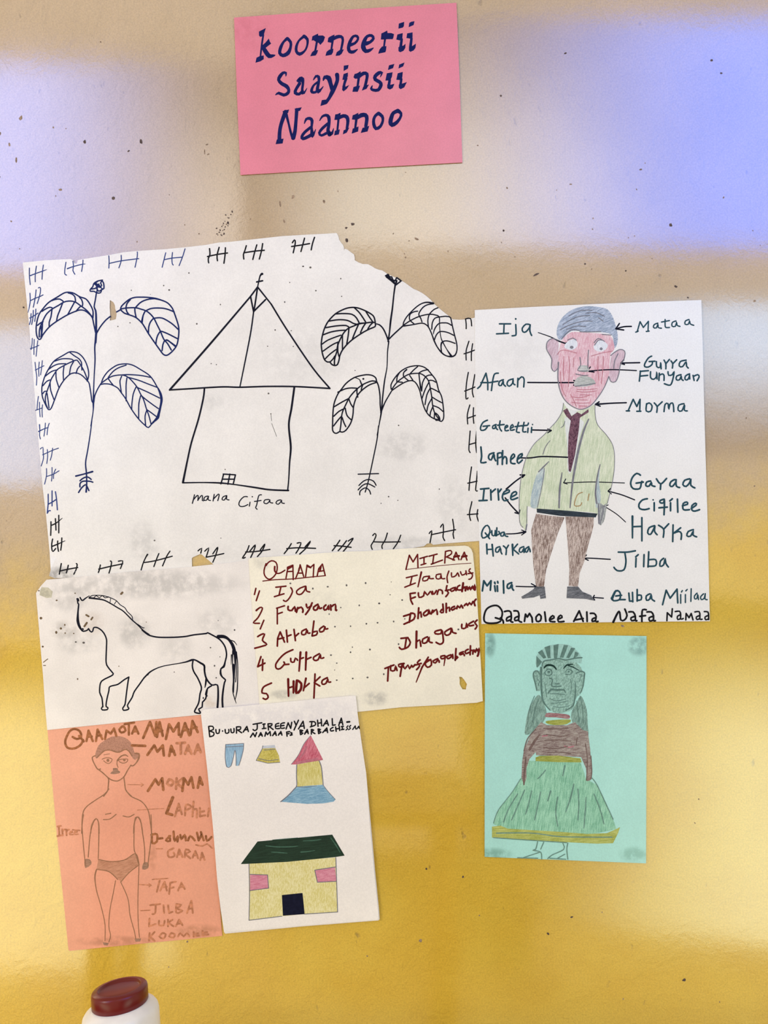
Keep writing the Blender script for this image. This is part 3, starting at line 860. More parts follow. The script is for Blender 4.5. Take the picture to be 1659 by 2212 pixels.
s 470,405 600,400 735,375,28
l 680,350,14 740,378 680,420,14
s 605,1127 760,1132 890,1132
l 815,1090 890,1132 860,1155
= word|teal_pen|
@ 1020 640 260
w 22
l 375,380 530,380
l 440,380 435,510
l 335,518 500,510
s 600,390 605,520 590,540 550,545
d 600,312,28
s 790,390 740,385 690,440 700,490 740,490 790,430 800,385 795,480 820,540
l 75,1270 110,1240 190,1060 215,1180 215,1290
l 120,1190 230,1190
s 360,1060 310,1070 285,1150 265,1300
l 240,1190 355,1170
s 430,1150 380,1170 365,1220 400,1230 430,1160 430,1210 460,1240
s 560,1140 500,1160 480,1210 510,1240 555,1200 565,1130 565,1200 590,1220
s 630,1130 625,1250
s 630,1160 680,1110 715,1140 710,1250
@ 1280 640 260
w 19
l 595,495 630,480
l 615,490 655,350 700,430 770,345 765,480
l 740,485 780,480
s 900,370 850,390 840,430 880,435 905,375 905,430 950,440
s 1000,320 1000,400 1010,430 1060,430
l 950,355 1060,335
s 1150,340 1100,360 1095,410 1140,415 1160,350 1165,400 1205,415
s 1330,320 1280,340 1275,385 1320,385 1340,330 1345,380 1395,400
w 22
s 815,825 770,850 720,930 720,970 770,975 820,940 825,900
l 780,900 860,895
s 880,900 885,970 930,980 940,910 945,1000
s 985,880 1010,930 1010,1000
s 1010,930 1060,870
s 1080,890 1105,930 1100,990
s 1105,930 1160,875
s 1290,880 1210,900 1195,960 1240,970 1290,900 1295,960 1320,990
l 660,1030 645,1170
l 655,1035 770,1025
l 660,1100 760,1090
s 800,1040 800,1120 840,1145 880,1110 885,1040 890,1140
s 920,1060 915,1160
s 920,1090 960,1070 985,1090 985,1160
s 1040,1040 1050,1090 1100,1080 1125,1035 1105,1150 1070,1225 990,1205
s 1220,1080 1160,1100 1155,1150 1200,1150 1225,1090 1225,1140 1250,1160
s 1320,1075 1280,1100 1275,1145 1310,1150 1335,1100 1335,1060 1340,1140
s 1385,1090 1400,1160
s 1400,1100 1450,1080 1470,1110 1440,1165
l 465,1580 510,1580
l 490,1580 560,1420 610,1520 655,1420 650,1580
l 610,1585 665,1585
s 745,1480 740,1580 800,1585 820,1510 780,1470 745,1490
s 850,1470 890,1520 885,1600
s 890,1520 960,1455
s 985,1590 1000,1490 1040,1480 1050,1560 1065,1490 1100,1470 1115,1510 1120,1590
s 1260,1480 1190,1500 1180,1570 1230,1580 1270,1490 1265,1570 1305,1580
@ 1020 870 260
s 210,240 150,270 115,340 125,380 180,370 215,320
l 150,325 240,315
s 330,300 285,320 285,355 315,350 325,310 330,350 350,370
s 385,250 375,340 405,390
l 350,310 440,300
s 450,350 490,330 480,310 455,330 455,385 500,380
s 530,350 565,335 555,300 530,330 530,380 580,370
s 640,270 620,340 610,400 650,410
l 590,330 690,315
s 715,270 700,350 700,400 740,400
l 680,320 760,310
l 770,350 765,410
l 775,280 770,300
l 820,340 815,410
d 832,300,22
w 25
s 120,610 130,740 120,825 190,820
s 300,690 240,710 225,760 260,790 300,700 305,760 325,800
s 350,700 350,850
s 350,700 400,690 410,740 360,760
s 420,660 415,850
s 420,780 450,740 475,770 475,840
s 540,780 585,740 570,705 535,750 535,830 590,840
s 625,780 680,740 690,700 640,730 620,800 640,835 690,790
l 115,1190 230,1180
l 165,1190 150,1340
l 95,1350 205,1345
l 255,1200 260,1340
s 260,1240 320,1190
l 355,1190 365,1340
s 370,1230 400,1190
s 440,1260 510,1230 500,1200 440,1230 415,1300 440,1350 490,1340
s 540,1300 610,1260 600,1225 550,1250 530,1320 560,1335 625,1310
@ 1280 840 260
s 660,1190 610,1165 550,1220 525,1310 560,1375 650,1375 670,1310 680,1275
l 600,1300 700,1285
s 800,1270 745,1285 735,1335 780,1340 815,1280 815,1330 860,1345
s 880,1240 940,1310 1020,1235
l 940,1310 935,1385
s 1130,1250 1080,1280 1065,1330 1100,1345 1150,1280 1150,1240 1155,1340 1200,1360
s 1340,1240 1270,1260 1245,1320 1290,1345 1340,1290 1355,1240 1355,1330 1410,1365
s 755,1515 690,1530 640,1590 650,1650 720,1665 780,1650
l 850,1570 850,1680
d 835,1530,24
s 985,1520 930,1540 935,1570 980,1570 990,1520 990,1620 985,1735
l 915,1640 1030,1630
l 1075,1570 1075,1680
l 1065,1545 1100,1515
l 1170,1520 1175,1700
s 1240,1610 1310,1590 1300,1560 1250,1580 1245,1650 1275,1670 1335,1665
s 1360,1650 1430,1600 1420,1575 1370,1610 1370,1670 1410,1685 1475,1665
@ 1280 1090 260
w 24
l 550,160,30 550,460,22
l 680,180 680,500
l 550,305 680,300
s 855,290 780,320 760,390 800,410 850,320 860,290 855,370 890,415
s 910,285 980,340 975,450
s 980,340 1050,265
l 1110,280 1105,510
l 1110,400 1215,320
s 1130,390 1190,370 1225,400 1220,480
s 1390,345 1320,370 1300,430 1350,435 1390,360 1385,420 1435,445
s 355,655 480,655 590,637
s 445,660 460,790 430,900 340,910 295,865
l 600,740 595,860
l 595,720 630,690
l 710,690 705,855
l 775,650 765,860
s 765,850 870,840 870,760 780,760
s 980,740 935,780 930,850 980,830 1000,740 1010,810 1045,860
s 270,1290,36 320,1190,30 370,1200 385,1250 370,1310 290,1325 265,1290,36
l 320,1260 400,1250
l 370,1310 450,1310
l 500,1220 510,1330
l 550,1210 555,1340
l 510,1330 555,1330
l 615,1170 615,1330
s 615,1320 670,1310 670,1250 620,1250
s 790,1230 740,1260 745,1320 790,1300 810,1230 815,1300 855,1330
l 965,1380 1015,1180 1070,1290 1165,1165 1175,1355
w 19
l 1215,1240 1215,1360
l 1225,1205 1238,1185
l 1280,1240 1280,1350
l 1285,1190 1305,1170
l 1360,1160 1355,1335
s 1440,1220 1405,1260 1410,1300 1440,1290 1450,1230 1460,1310
s 1530,1230 1490,1270 1500,1310 1540,1290 1555,1220 1550,1300 1580,1310
@ 1020 1090 260
w 22
s 225,440 245,350 210,285 160,320 130,400 145,460 200,440 250,380
l 180,390 240,470
s 270,360 275,420 310,425 320,350 320,430
l 340,320 335,430
s 340,420 380,400 365,370
s 440,380 400,390 395,430 430,430 445,380 455,430 490,440
l 200,545,26 205,680
l 275,550,26 290,710
l 205,620 280,615
s 380,580 330,600 325,650 360,650 390,590 395,650 410,680
s 430,570 470,610 465,690
l 470,610 500,560
l 555,550,30 560,700
l 560,620 625,545
l 570,620 640,680
s 710,580 660,600 650,650 690,650 715,590 715,660
s 780,580 735,610 735,650 760,650 785,590 800,650
w 26
l 140,1190 160,1050 205,1120 260,1050 250,1180
l 310,1120 320,1195
l 310,1070 315,1090
l 345,1120 350,1195
l 350,1060 355,1080
l 430,1050 435,1220
s 545,1075 490,1100 485,1150 520,1150 550,1090 550,1150 570,1180
= word|black_ink|
w 26
s 400,1580 415,1480 360,1400 280,1395 200,1440 165,1530 170,1610 230,1635 350,1628 400,1590 320,1560
s 390,1560 425,1600 430,1632
s 445,1475 490,1465 530,1480 540,1560 530,1610 560,1620
s 530,1540 480,1560 475,1605 520,1590
s 575,1465 630,1470 645,1530 640,1600 680,1620
s 640,1540 590,1560 590,1600 635,1590
l 720,1610 735,1510 760,1550 790,1500 825,1560 830,1620
s 920,1510 880,1550 890,1610 940,1600 950,1540 920,1510
l 1000,1480 1015,1610
s 1065,1590 1130,1560 1110,1530 1070,1570 1075,1610 1140,1615
s 1180,1580 1240,1555 1220,1525 1185,1560 1190,1615 1265,1610
l 1400,1610 1475,1465 1530,1610
l 1420,1590 1530,1570
l 1580,1480 1585,1610
@ 1280 1090 260
s -30,1500 20,1500 50,1540 40,1610 75,1610
s 40,1560 0,1575 -5,1610 40,1600
s 285,1620,32 365,1470 390,1590 440,1590 475,1530 445,1440
s 500,1480 560,1480 590,1540 590,1600 610,1600
s 590,1540 530,1560 540,1600 590,1590
s 740,1450 690,1450 680,1530 680,1612
l 650,1540 730,1530
s 750,1480 810,1480 840,1530 840,1600 865,1600
s 835,1540 780,1560 790,1605 840,1590
w 22
l 1025,1600 1030,1490 1090,1550 1100,1435
s 1140,1475 1200,1470 1215,1520 1215,1580 1250,1570
s 1210,1520 1170,1540 1175,1585 1215,1570
l 1285,1590 1290,1500 1330,1560 1360,1500 1385,1590
s 1410,1480 1470,1475 1480,1530 1480,1580 1510,1580
s 1475,1530 1430,1550 1440,1585 1480,1570
s 1540,1475 1590,1480 1600,1530 1600,1585
s 1590,1530 1550,1550 1560,1588 1600,1575
% teal
= figure_drawing|girl_hair|standing girl in a green skirt with yellow hem, coloured pencil
@ 1030 1350 380 1586
z 0
q 540,640 470,760 440,900 438,990 520,960 580,900 630,800 580,650
q 940,640 990,760 1000,900 1005,1000 930,970 870,900 850,800 900,700
m girl_face
z 1
q 580,380 600,330 700,312 850,318 920,360 955,430 950,600 900,650 860,760 740,795 660,765 600,680 570,560 560,440
q 508,440 540,408 580,440 585,560 555,600 530,540
q 900,430 940,412 972,440 965,520 940,610 900,620
m girl_cap
q 530,350 540,280 580,230 640,190 740,172 830,180 900,230 945,290 940,345 880,335 740,315 610,325 560,380
m girl_dark
z 2
@ 1130 1350 170
p 310,580 400,520 490,690 430,710
p 450,470 570,430 580,700 520,700
p 640,430 750,400 720,700 650,700
p 860,420 950,430 850,690 770,690
p 1010,480 1100,490 970,700 910,690
p 1100,560 1170,590 1150,660 1060,700
p 280,650 400,780 300,900 280,880
w 28
s 400,860 430,770 560,740 750,710 900,740 1100,700 1240,690
s 460,1000,14 520,930 600,960 600,1040 530,1070,14 470,1040 460,1000
d 540,990,60 960,980,45
s 880,1000,12 950,930,20 1040,980 990,1040,12 900,1040
s 560,1130 620,1150 600,1280 680,1300 800,1290
s 680,1240 760,1240
s 530,1440 590,1360,44 700,1370,44 860,1370,36 890,1430,20
s 560,1450,14 720,1450,18 880,1470,14
s 380,900,50 380,1100,44 390,1400,40 420,1600,36 500,1720,28 570,1800,20
s 1100,1200,16 1100,1450 1050,1700 900,1800,20
s 360,1050 300,970 230,990 215,1080 250,1200 290,1380
s 1120,1020 1200,980 1290,1000 1290,1080 1260,1300 1200,1450,14
w 14
s 560,1550 700,1600 900,1560
s 580,1650 750,1640 950,1600
s 640,1720 800,1740 980,1700
s 460,1250 480,1400 500,1520
s 1000,1150 1020,1300 1000,1450
s 290,1060 300,1150 340,1180 320,1280
s 1180,1050 1240,1050 1210,1110 1180,1200
s 240,1500 140,1750 100,2000
s 320,1560 250,1800 200,2050
s 1200,1500 1250,1750 1270,2050
s 1130,1600 1160,1850 1180,2050
m brow_pencil
s 440,910,26 490,855,44 560,845,46 640,865,40 700,935,24
s 850,920,16 920,845,34 1050,830,20
s 920,845,20 1050,890,22 1180,960,14
m choker_red
z 3
q 480,1880 540,1850 900,1880 985,1920 960,1980 700,1950 470,1940
m olive_pencil
q 480,2030 700,2000 1010,2000 920,2090 700,2110 520,2085
m blouse_pencil
z 2
@ 1100 1540 220
p 520,150 620,200 940,200 1070,150 1200,280 1280,300 1320,600 1340,950 1320,1100 1270,1110 1250,900 1170,720 800,700 440,690 430,640 330,750 280,900 280,1060 240,1180 200,1050 210,800 240,600 330,400 420,260
m olive_pencil
z 3
p 430,725 500,700 800,695 1160,740 1180,805 800,802 430,785
m girl_skirt
z 0
@ 1040 1650 360
p 440,-30 980,-30 1020,80 1040,150 1150,210 1240,400 1310,550 1345,650 1100,700 800,690 500,670 230,650 120,600 170,460 300,290 390,150
m hem_pencil
z 1
p 105,625 190,615 260,645 500,660 800,678 1050,698 1250,690 1340,650 1380,630 1360,690 1310,790 1150,795 850,780 400,752 105,735
m girl_line
z 3
w 10
s 560,770 540,850 510,860 590,880 600,950
s 620,780 590,850
s 400,940 520,900 580,880
s 360,935 560,940
s 810,790 820,850 700,910 660,945
s 860,790 850,850 860,950
s 830,900 750,945
s 680,940 840,950
s 120,590,8 170,460,8 300,290,7 390,150,8
s 1100,140 1150,210 1240,400 1310,550
s 120,735 400,755 850,785
s 150,690,12 500,690 800,725 1300,730
s 690,270,14 660,370,10
s 920,200,10 890,330,14 840,480,8
s 560,150,8 600,110,12 640,60,8
s 1040,330,6 1035,450,12 1020,640,8
s 500,270 470,400 440,500
s 760,330 740,480 760,620
s 590,280 560,420 530,560
s 830,20,14 810,120,10
s 960,250 970,400 960,560
s 360,300 270,450 220,580
s 430,260 370,400 300,560
s 1120,300 1180,450 1220,600
@ 1100 1540 220
m brown_line
w 16
s 270,720,20 260,850,30 245,1000,34 240,1170,20
s 330,600,40 420,450,40 500,350,20
s 240,620 300,420 430,270
s 1240,500 1270,700 1270,900 1260,1100
s 1110,400 1090,520
s 600,350 800,380 950,370
s 580,450 800,440 1000,460
s 560,560 760,580 950,550
s 620,650 800,640 1000,660
s 560,250 760,260 960,250
s 1330,700 1345,950 1330,1080
m red_line
s 900,540 980,560 1050,540
s 540,380 620,370
% horse
= horse_drawing|black_pen|standing horse outlined in black pen
@ 70 1230 250 1626
w 20
s 625,415 640,410 650,440
s 630,420 640,480 650,490 640,600,24 638,720,40 660,800,36 690,850,24 715,870 770,855 790,830 800,855 830,880 850,860 860,820 900,815 950,840 1000,890 1040,980 1040,1100 1035,1300 1060,1370 1125,1450 1135,1470 1110,1495 1000,1550 955,1600 945,1730 975,1800 990,1930
s 990,1925 970,1950 985,1975 1050,1970 1060,1940 1035,1925 1045,1830 1075,1700 1080,1655 1120,1635 1200,1615 1290,1550 1355,1512
s 1355,1512 1340,1600 1320,1750 1300,1900 1270,1945 1280,1980 1340,1970 1355,1950 1335,1910 1400,1800 1430,1720 1500,1620 1580,1510 1626,1475
s 700,830,14 715,840 700,860,14
s 670,395 690,430 710,435 740,410 800,370,10
w 12
s 800,390 850,365 960,365 1020,375 1100,400 1180,440 1230,495 1300,540 1330,590 1400,660 1405,710
s 800,400,28 880,410,24 1000,430,20 1100,480,18 1200,540,18 1280,590,18 1400,710,18 1480,780,18 1560,860,18 1640,915,18
s 1480,770 1550,820 1570,820
s 860,400 900,370 940,400 980,368 1020,400 1070,385
w 10
s 1100,405 1090,460
s 1180,445 1150,490
@ 310 1330 250
w 22
s -20,205 60,270 130,295 230,310 430,310 600,298 720,275 900,255 920,245 1000,285 1070,325 1120,370 1170,450 1190,560 1170,660 1150,730,34 1110,760 1105,830,30 1130,880 1175,920 1160,960 1140,1080,26 1130,1200,28 1135,1310,28
s 0,900 90,810 200,750,16 320,715,14 500,685,14 620,660 690,635,30 740,635 820,680,28 870,715,30 875,800,26 900,900,26 960,980 1000,995 1060,995 1070,1150,28 1060,1315,30
s 710,640 700,720 720,800 780,900 830,1030 810,1120 790,1250 740,1350 735,1385 800,1400 815,1385 790,1340 840,1310 845,1240 890,1190 910,1080 920,1040 975,1005
s 900,900,30 890,980,24 880,1030,12
s 905,1060,16 890,1130 910,1150
d 857,1180,24
s 1070,300,52 1150,300,48 1220,340,36 1280,430,46 1310,545,52
w 14
s 1280,500,20 1275,700 1290,900,20 1280,1080 1310,1200 1330,1260,6
s 1330,520,20 1350,700 1350,900 1340,1080,18 1315,1200,8
s 1300,540,20 1310,700 1300,900 1290,1100
s 1320,540,20 1330,800 1320,950
s 1290,700,26 1300,900,18
s 1260,560,16 1255,700,6
s 1240,350 1300,370 1340,425,6
= specks|brown_chip|brown flecks and dark specks
@ 70 1230 250 1626
d 600,335,20 340,435,26 455,780,26 400,830,34 335,885,38 460,895,22 580,900,20 145,1085,30 90,300,20 1215,1360,16 635,1540,24 1600,740,14
s 1245,345,30 1265,325,30
s 755,640,26 790,660,26
s 825,705,24 845,675,24
s 730,800,28 765,750,28
s 155,1305,12 215,1258,12
s 155,1350,12 185,1350,12
d 120,685,40
m grime
d 720,1030,34 610,1020,26
@ 310 1330 250
d 960,458,22 1305,205,26 1018,718,26 1042,890,22 1095,590,16 440,808,16 1070,70,14
= tape|tape|yellowed piece of sticky tape
@ 70 1230 250 1626
p 130,250 220,255 285,310 270,395 200,402 100,360 110,290
% list
= word|red_ink|
@ 530 1180 260
w 20
s 285,240 258,330 265,400 310,450 360,445 420,380 440,290 420,220 360,200 310,230 288,265
s 405,280,26 405,340,26 440,375 490,365 545,330
l 560,440 580,330 580,290 655,260 660,460
l 575,350 655,345
s 585,310,30 640,280,26
l 690,450 740,330 755,255 805,420
l 720,370 790,370
s 745,300,26 735,340,24
l 828,430 850,260 900,290 945,250 935,425
s 860,275,30 900,295,24
l 990,410 1010,310 1062,245 1100,400
l 1005,350 1085,335
s 1040,280,30 1030,330,26
w 15
s 240,480 400,462 650,450 900,425 1105,405
w 22
l 145,580 125,665
l 195,615 150,750
l 420,565 560,550
l 490,560 465,670
l 400,695 532,655
s 625,570 650,620 610,710 560,760 525,745
s 830,550 760,575 705,620 720,660 770,660 820,600 835,550 842,615 888,630
s 150,885,28 200,845 235,850 220,900 170,990 110,1055 195,1062
l 255,1020 205,1140
l 430,855 540,820
l 440,850 440,1070
l 440,935 510,910
w 27
s 590,830 590,875 640,885 680,830 690,895
s 705,910 722,845
s 722,860 770,840 795,880 790,910
s 840,800 855,850 910,820
s 920,780 880,870 830,940
s 1000,800 940,840 950,880 990,870 1010,810 1020,860 1050,850
s 1110,810 1080,840 1090,880 1130,860 1145,810 1150,870
s 1175,810 1180,880
s 1190,830 1240,800 1245,885 1258,880
@ 530 1340 260
w 25
s 170,225 220,195 265,190 235,275 295,330 240,355 130,385
l 440,355 445,250 480,160 540,300
l 450,260 530,240
l 565,135 580,300
l 580,220 630,200
l 670,125 690,280
l 690,220 735,180
s 840,120 780,150 780,195 830,190 850,120 860,175 890,175
l 945,10 920,215
s 920,215 980,200 990,150 930,165
s 1080,80 1025,120 1030,160 1080,145 1100,80 1100,120 1135,115
l 215,500 170,640 270,590
l 240,540 235,690
s 655,405 550,455 470,530 418,610 430,665 480,665 540,600 530,575
l 540,610 600,605
s 625,525 630,570 670,575 690,520 720,550
l 760,440,32 740,700,24
l 760,530 800,515
l 840,440,32 830,685,26
l 840,540 905,510
s 1020,460 940,510 950,550 1000,545 1035,470 1040,525 1080,515
s 360,865 250,920 230,1000 290,1010 315,1060 280,1090 245,1075
l 590,810,34 595,1045,26
l 665,840,34 662,1000,26
l 600,930 665,910
s 710,830,36 700,1000,40 760,960,36 770,870,34 720,830,34
l 835,800,30 800,970,24
l 805,935 880,870
l 960,740 945,1070
l 955,850 1030,780
l 950,860 1025,905
s 1130,790 1060,830 1060,880 1110,870 1140,800 1140,850 1175,850
@ 780 1170 270
w 20
l 595,370 640,180 690,270 750,170 755,345
l 780,225 880,195
l 835,210 835,300
l 795,310 860,290
l 900,195 1010,165
l 965,180 950,290
l 930,300 1080,245
l 1120,130 1110,285
s 1125,130 1190,118 1200,160 1130,205
l 1140,205 1240,245
l 1220,245 1260,140 1300,240
l 1235,200,30 1300,190,30
l 1325,240 1370,140 1405,245
l 1340,200,30 1400,190,30
w 9
s 595,370 900,335 1200,305 1460,285
w 20
l 600,480 745,445
l 675,470 650,580
l 580,605 720,550
l 800,405,26 755,600,18
s 900,460 830,470 820,520 880,510 910,450 910,490 960,490
s 1060,430 1000,440 1000,490 1050,490 1060,430 1070,490 1110,490
s 1165,390 1140,470 1150,545
s 1200,415 1205,470 1260,450 1280,410 1300,460
s 1320,400 1340,445 1390,420 1390,380 1400,440
s 1450,360 1430,390 1480,440 1460,490 1430,500
l 1420,425 1485,415
w 24
l 650,690 720,680
l 650,690 660,780 685,830
l 655,760 720,735
s 760,680 770,740 830,720 840,660 880,710 920,660 945,700
s 945,660 965,700 1000,650
s 1010,700 1030,640 1075,650 1080,690
s 1140,585 1130,640 1160,680 1125,730
l 1120,650 1170,640
s 1240,610 1190,630 1200,660 1240,640 1250,600 1260,650
s 1310,580 1280,600 1280,640 1330,640
w 30
s 1355,550 1340,660
s 1350,620 1385,600 1385,650
s 1405,600 1415,640 1440,600 1450,640 1480,590 1490,640 1512,570 1510,640
w 26
l 565,990 660,960
l 655,960 640,1070
s 570,1095 700,1030 710,960 660,950
s 765,880 755,1020
s 760,960 790,930 800,1000
s 880,910 830,950 840,985 890,960 900,900 912,955
s 930,960 950,910
s 950,940 1000,900 1012,965
s 1075,900 1050,930 1090,940 1085,830
s 1130,820 1130,940
s 1135,890 1170,870 1175,920
s 1240,860 1200,880 1210,910 1250,885
s 1270,890 1280,850 1310,880 1330,840 1350,880
s 1370,850 1400,820 1410,850 1440,810 1460,840 1485,795
s 1525,765 1500,800 1512,850
@ 780 1320 280
w 24
l 510,350 600,340
l 580,345 560,480
s 490,465 520,490 600,460 630,400 600,345
l 710,260,30 705,470,26
s 705,400 750,370 765,450
s 850,330 790,360 790,410 840,400 870,330 870,390 910,405
s 1020,240 950,260 950,290 1020,290 1035,240 1050,340 1050,400 1010,425 960,400
s 1150,220 1070,270 1090,310 1140,290 1160,220 1170,270 1215,285
s 1290,170 1290,220 1340,215 1350,150 1362,205
s 1440,130 1380,165 1390,190 1440,180
s 1485,115 1455,150 1485,190 1460,230
l 305,735 420,690
l 350,720 340,895
s 380,700 380,760 430,760 440,700 460,760
s 550,670 480,685 500,720 550,670 520,720 500,835
s 540,700 560,740 600,690 620,740 650,690 660,720 690,685
s 755,625 720,660 750,700 710,750
l 700,690 770,670
l 860,590,22 780,720 705,910,14
s 890,620 820,670 850,720 900,690 890,620 840,640
s 980,610 920,640 950,665 990,620 1000,655
s 1070,570 1020,580 1030,610 1070,600 1080,570 1060,700,12
s 1150,560 1100,580 1110,610 1150,590 1170,550 1175,605
l 1215,480 1205,630
s 1205,620 1240,590 1215,580
s 1310,520 1260,540 1270,560 1310,545 1322,570
s 1370,490 1335,510 1340,545 1380,530
s 1400,445 1395,560
s 1400,510 1430,500 1430,550
w 28
s 1445,500 1460,530 1480,480 1495,520 1512,475 1500,555 1490,575
= dotted_leader|grime|
@ 530 1180 260
d 620,512,26 930,583,26 1135,558,26 1395,538,28 1315,845,20 1570,815,24 1155,935,20 1235,1108,24 1450,1102,22
@ 530 1340 260
d 1180,480,26 1450,440,24 1475,370,18 1260,590,20 1230,685,14 1260,825,24 1480,802,24
@ 780 1170 270
d 60,550,26 240,820,28 545,775,24 70,1090,24 218,1077,24 432,1060,24 580,1025,18 385,705,16 400,535,12 1000,350,8
@ 780 1320 280
d 113,492,26 82,850,26 290,808,24 480,423,24 1245,235,26
% orange
= figure_drawing|orange_hair|boy in briefs drawn in pencil
@ 190 1570 140
q 190,690 270,480 380,380 600,255 800,240 950,280 1080,380 1150,520 1200,680 1300,680 1300,760 1200,850 1120,760 1060,640 980,590 900,600 800,650 700,640 560,590 420,620 330,690 250,780 205,810
m orange_mouth
q 570,1190 640,1120 640,1060 760,1060 770,1110 830,1160 780,1195 640,1212
m orange_briefs
@ 100 1760 400
p 465,400 580,420 700,405 800,350 835,450 740,520 670,600 640,570 560,510 450,490
m orange_mouth
q 345,400 390,400 405,440 350,478
q 870,430 915,430 912,480 860,490
p 505,1140 560,1150 550,1172 515,1168
p 790,1110 850,1108 842,1135 800,1137
m orange_line
z 1
@ 190 1570 140
w 28
s 230,790 330,690 430,610 560,595 700,640 800,650 900,600 980,580 1060,640 1120,740
s 190,740 110,780 130,880 190,1000 250,1090 320,1080
s 1200,680 1300,690,44 1300,800,44 1230,930 1150,1000 1100,990
s 250,1080 380,1180 500,1290 600,1360 720,1390 800,1370 920,1280 1010,1120 1100,980
s 500,1290 530,1350 520,1500 500,1640 400,1778
s 915,1280 940,1450 960,1600 1020,1690 1110,1778
w 20
s 750,850 740,950 770,1040
s 360,830 480,790 620,830 560,930 480,930 400,870
s 750,860,34 850,750,34 960,720,30 1020,760
s 770,870 850,830 1020,830 980,910 880,930 800,890
s 400,720,14 560,690,14
d 510,860,80 930,850,70
@ 95 1530 380
w 9
s 612,760 570,810 480,870 400,930 365,1000 355,1179
s 770,770 820,830 920,880 980,960 1000,1060 1015,1179
s 560,1050 620,1045 680,1000
s 580,1000 630,990
s 745,1015 800,1025 850,1000
s 440,1179 450,1100 490,1040 515,1080 520,1179
s 845,1179 850,1090 880,1025 915,1080 930,1179
@ 100 1760 400
w 8
s 333,0 320,100 330,250 345,400 350,460
s 375,380 390,200 410,100 440,40 465,60 470,200 465,390
s 938,0 942,150 935,250 915,400 910,460
s 880,440 880,300 860,150 840,40 810,20 790,60 785,290 800,350 830,450
s 465,400 580,420 700,405 800,350 832,450
s 450,490 560,510 640,580
s 830,450 740,520 670,600
w 7
s 450,490,11 435,560,11 450,680 490,820 525,980 525,1130
s 620,590 600,700 570,850 560,1000 575,1080 560,1140
s 665,600 730,750 750,900 790,1050 800,1110
s 830,450 825,600 820,800 825,1000 835,1100
= word|orange_crayon|
@ 95 1530 380
w 22
s 370,300 340,350 280,380 220,370 200,310 240,220 290,195 340,220 350,270 310,290 270,270
l 330,260 375,312
l 400,310 420,210 460,310
l 410,270 450,265
l 490,310 505,200 550,290
l 500,260 540,255
l 575,290 590,210 630,240 660,190 682,260
s 740,170 710,200 730,230 770,210 750,170
l 760,150 850,135
l 800,150 800,250
l 830,240 860,170 890,240
l 840,222 880,215
w 25
l 935,280 1000,130 1050,260 1060,130
l 1065,270 1090,130 1120,260
l 1075,220 1115,210
l 1150,290 1180,150 1220,220 1270,140 1272,250
l 1290,270 1330,140 1370,255
l 1310,210 1360,200
l 1380,250 1400,120 1450,225
l 1390,190 1440,180
l 830,350 955,355
l 975,440 1040,350 1070,410 1120,350 1130,445
l 1180,450 1200,355 1235,440
l 1188,410 1225,402
m orange_faint
l 1250,330 1330,325
l 1290,330 1290,430
l 1330,430 1360,350 1390,430
l 1340,402 1382,398
l 1420,430 1450,340 1478,415
l 1432,395 1470,388
m orange_crayon
l 980,780 1050,670 1080,720 1115,660 1125,770
m orange_faint
s 1180,670 1160,710 1200,730 1220,690 1180,670
l 1250,660 1245,760
l 1250,710 1310,660
l 1255,710 1305,750
m orange_crayon
l 1305,780 1320,660 1360,720 1390,650 1410,750
l 1450,750 1470,650 1495,720
l 1456,712 1490,705
l 1215,840,30 1155,990,28 1210,1005,26
m orange_faint
w 20
l 1235,1020 1270,900 1300,1000
l 1245,970 1290,960
s 1330,1010 1340,910 1390,930 1345,960
l 1410,880 1400,1020
s 1410,960 1440,950 1440,1030
l 1470,940 1470,1020 1520,1010
l 1470,980 1510,970
l 1555,945 1545,1020
w 7
s 790,720 930,722
l 915,705 940,722 915,738
s 880,960 1130,945
@ 100 1760 400
m orange_faint
w 16
l 100,105 130,100
l 112,105 116,190
l 98,192 132,186
l 142,130 147,186
s 145,150 158,135 170,132
l 178,132 182,184
s 180,150 192,136 205,134
w 12
s 205,165 235,158 228,148 212,155 210,178 240,178
s 248,162 278,154 270,146 254,152 252,176 284,174
l 235,135 300,140
m orange_crayon
w 20
s 940,180 990,175 990,240 950,255 945,180
l 1000,215 1040,210
s 1110,190 1070,230 1110,235 1100,190
s 1140,150 1150,235 1180,190 1175,240
s 1200,180 1210,220 1240,180 1250,230
s 1270,230 1290,190 1330,230
l 1350,160 1365,230 1390,180
s 1385,155 1410,230
s 1430,190 1440,235 1480,200
m orange_faint
w 14
s 1340,270 1400,280 1440,262 1485,300
w 18
s 1140,300 1090,330 1100,380 1150,370 1140,340
l 1170,380 1190,310 1220,380
l 1178,358 1212,354
s 1240,380 1250,310 1290,330 1250,350 1290,390
l 1310,385 1335,325 1360,390
l 1318,364 1352,362
l 1380,405 1395,340 1418,405
l 1384,380 1412,377
w 10
l 985,305 1040,305
l 950,580 1090,570
l 835,625 940,632
l 920,618 940,632 920,645
l 845,860 930,855
w 17
l 1020,680 1060,600 1080,680
l 1035,650 1080,645
l 1100,710 1110,610 1160,600
l 1105,660 1140,650
l 1180,680 1210,610 1240,665
l 1190,650 1232,646
l 1015,590 990,690
l 930,810 1020,800
s 980,805 975,880 950,890
l 1050,810 1055,880
l 1090,810 1100,880 1130,870
s 1165,800 1165,880 1220,860 1170,840 1210,810 1165,800
l 1260,880 1300,770 1312,880
l 1272,845 1308,838
l 925,930 920,1000 980,980
s 1010,950 1010,990 1050,990 1060,950
l 1090,940 1090,1000
l 1090,970 1130,940
l 1095,970 1140,1000
l 1160,1000 1190,940 1220,990
l 1170,978 1212,972
l 925,1060 920,1130
l 925,1100 970,1050
l 930,1095 970,1130
s 1040,1060 1010,1090 1050,1110 1070,1070 1040,1060
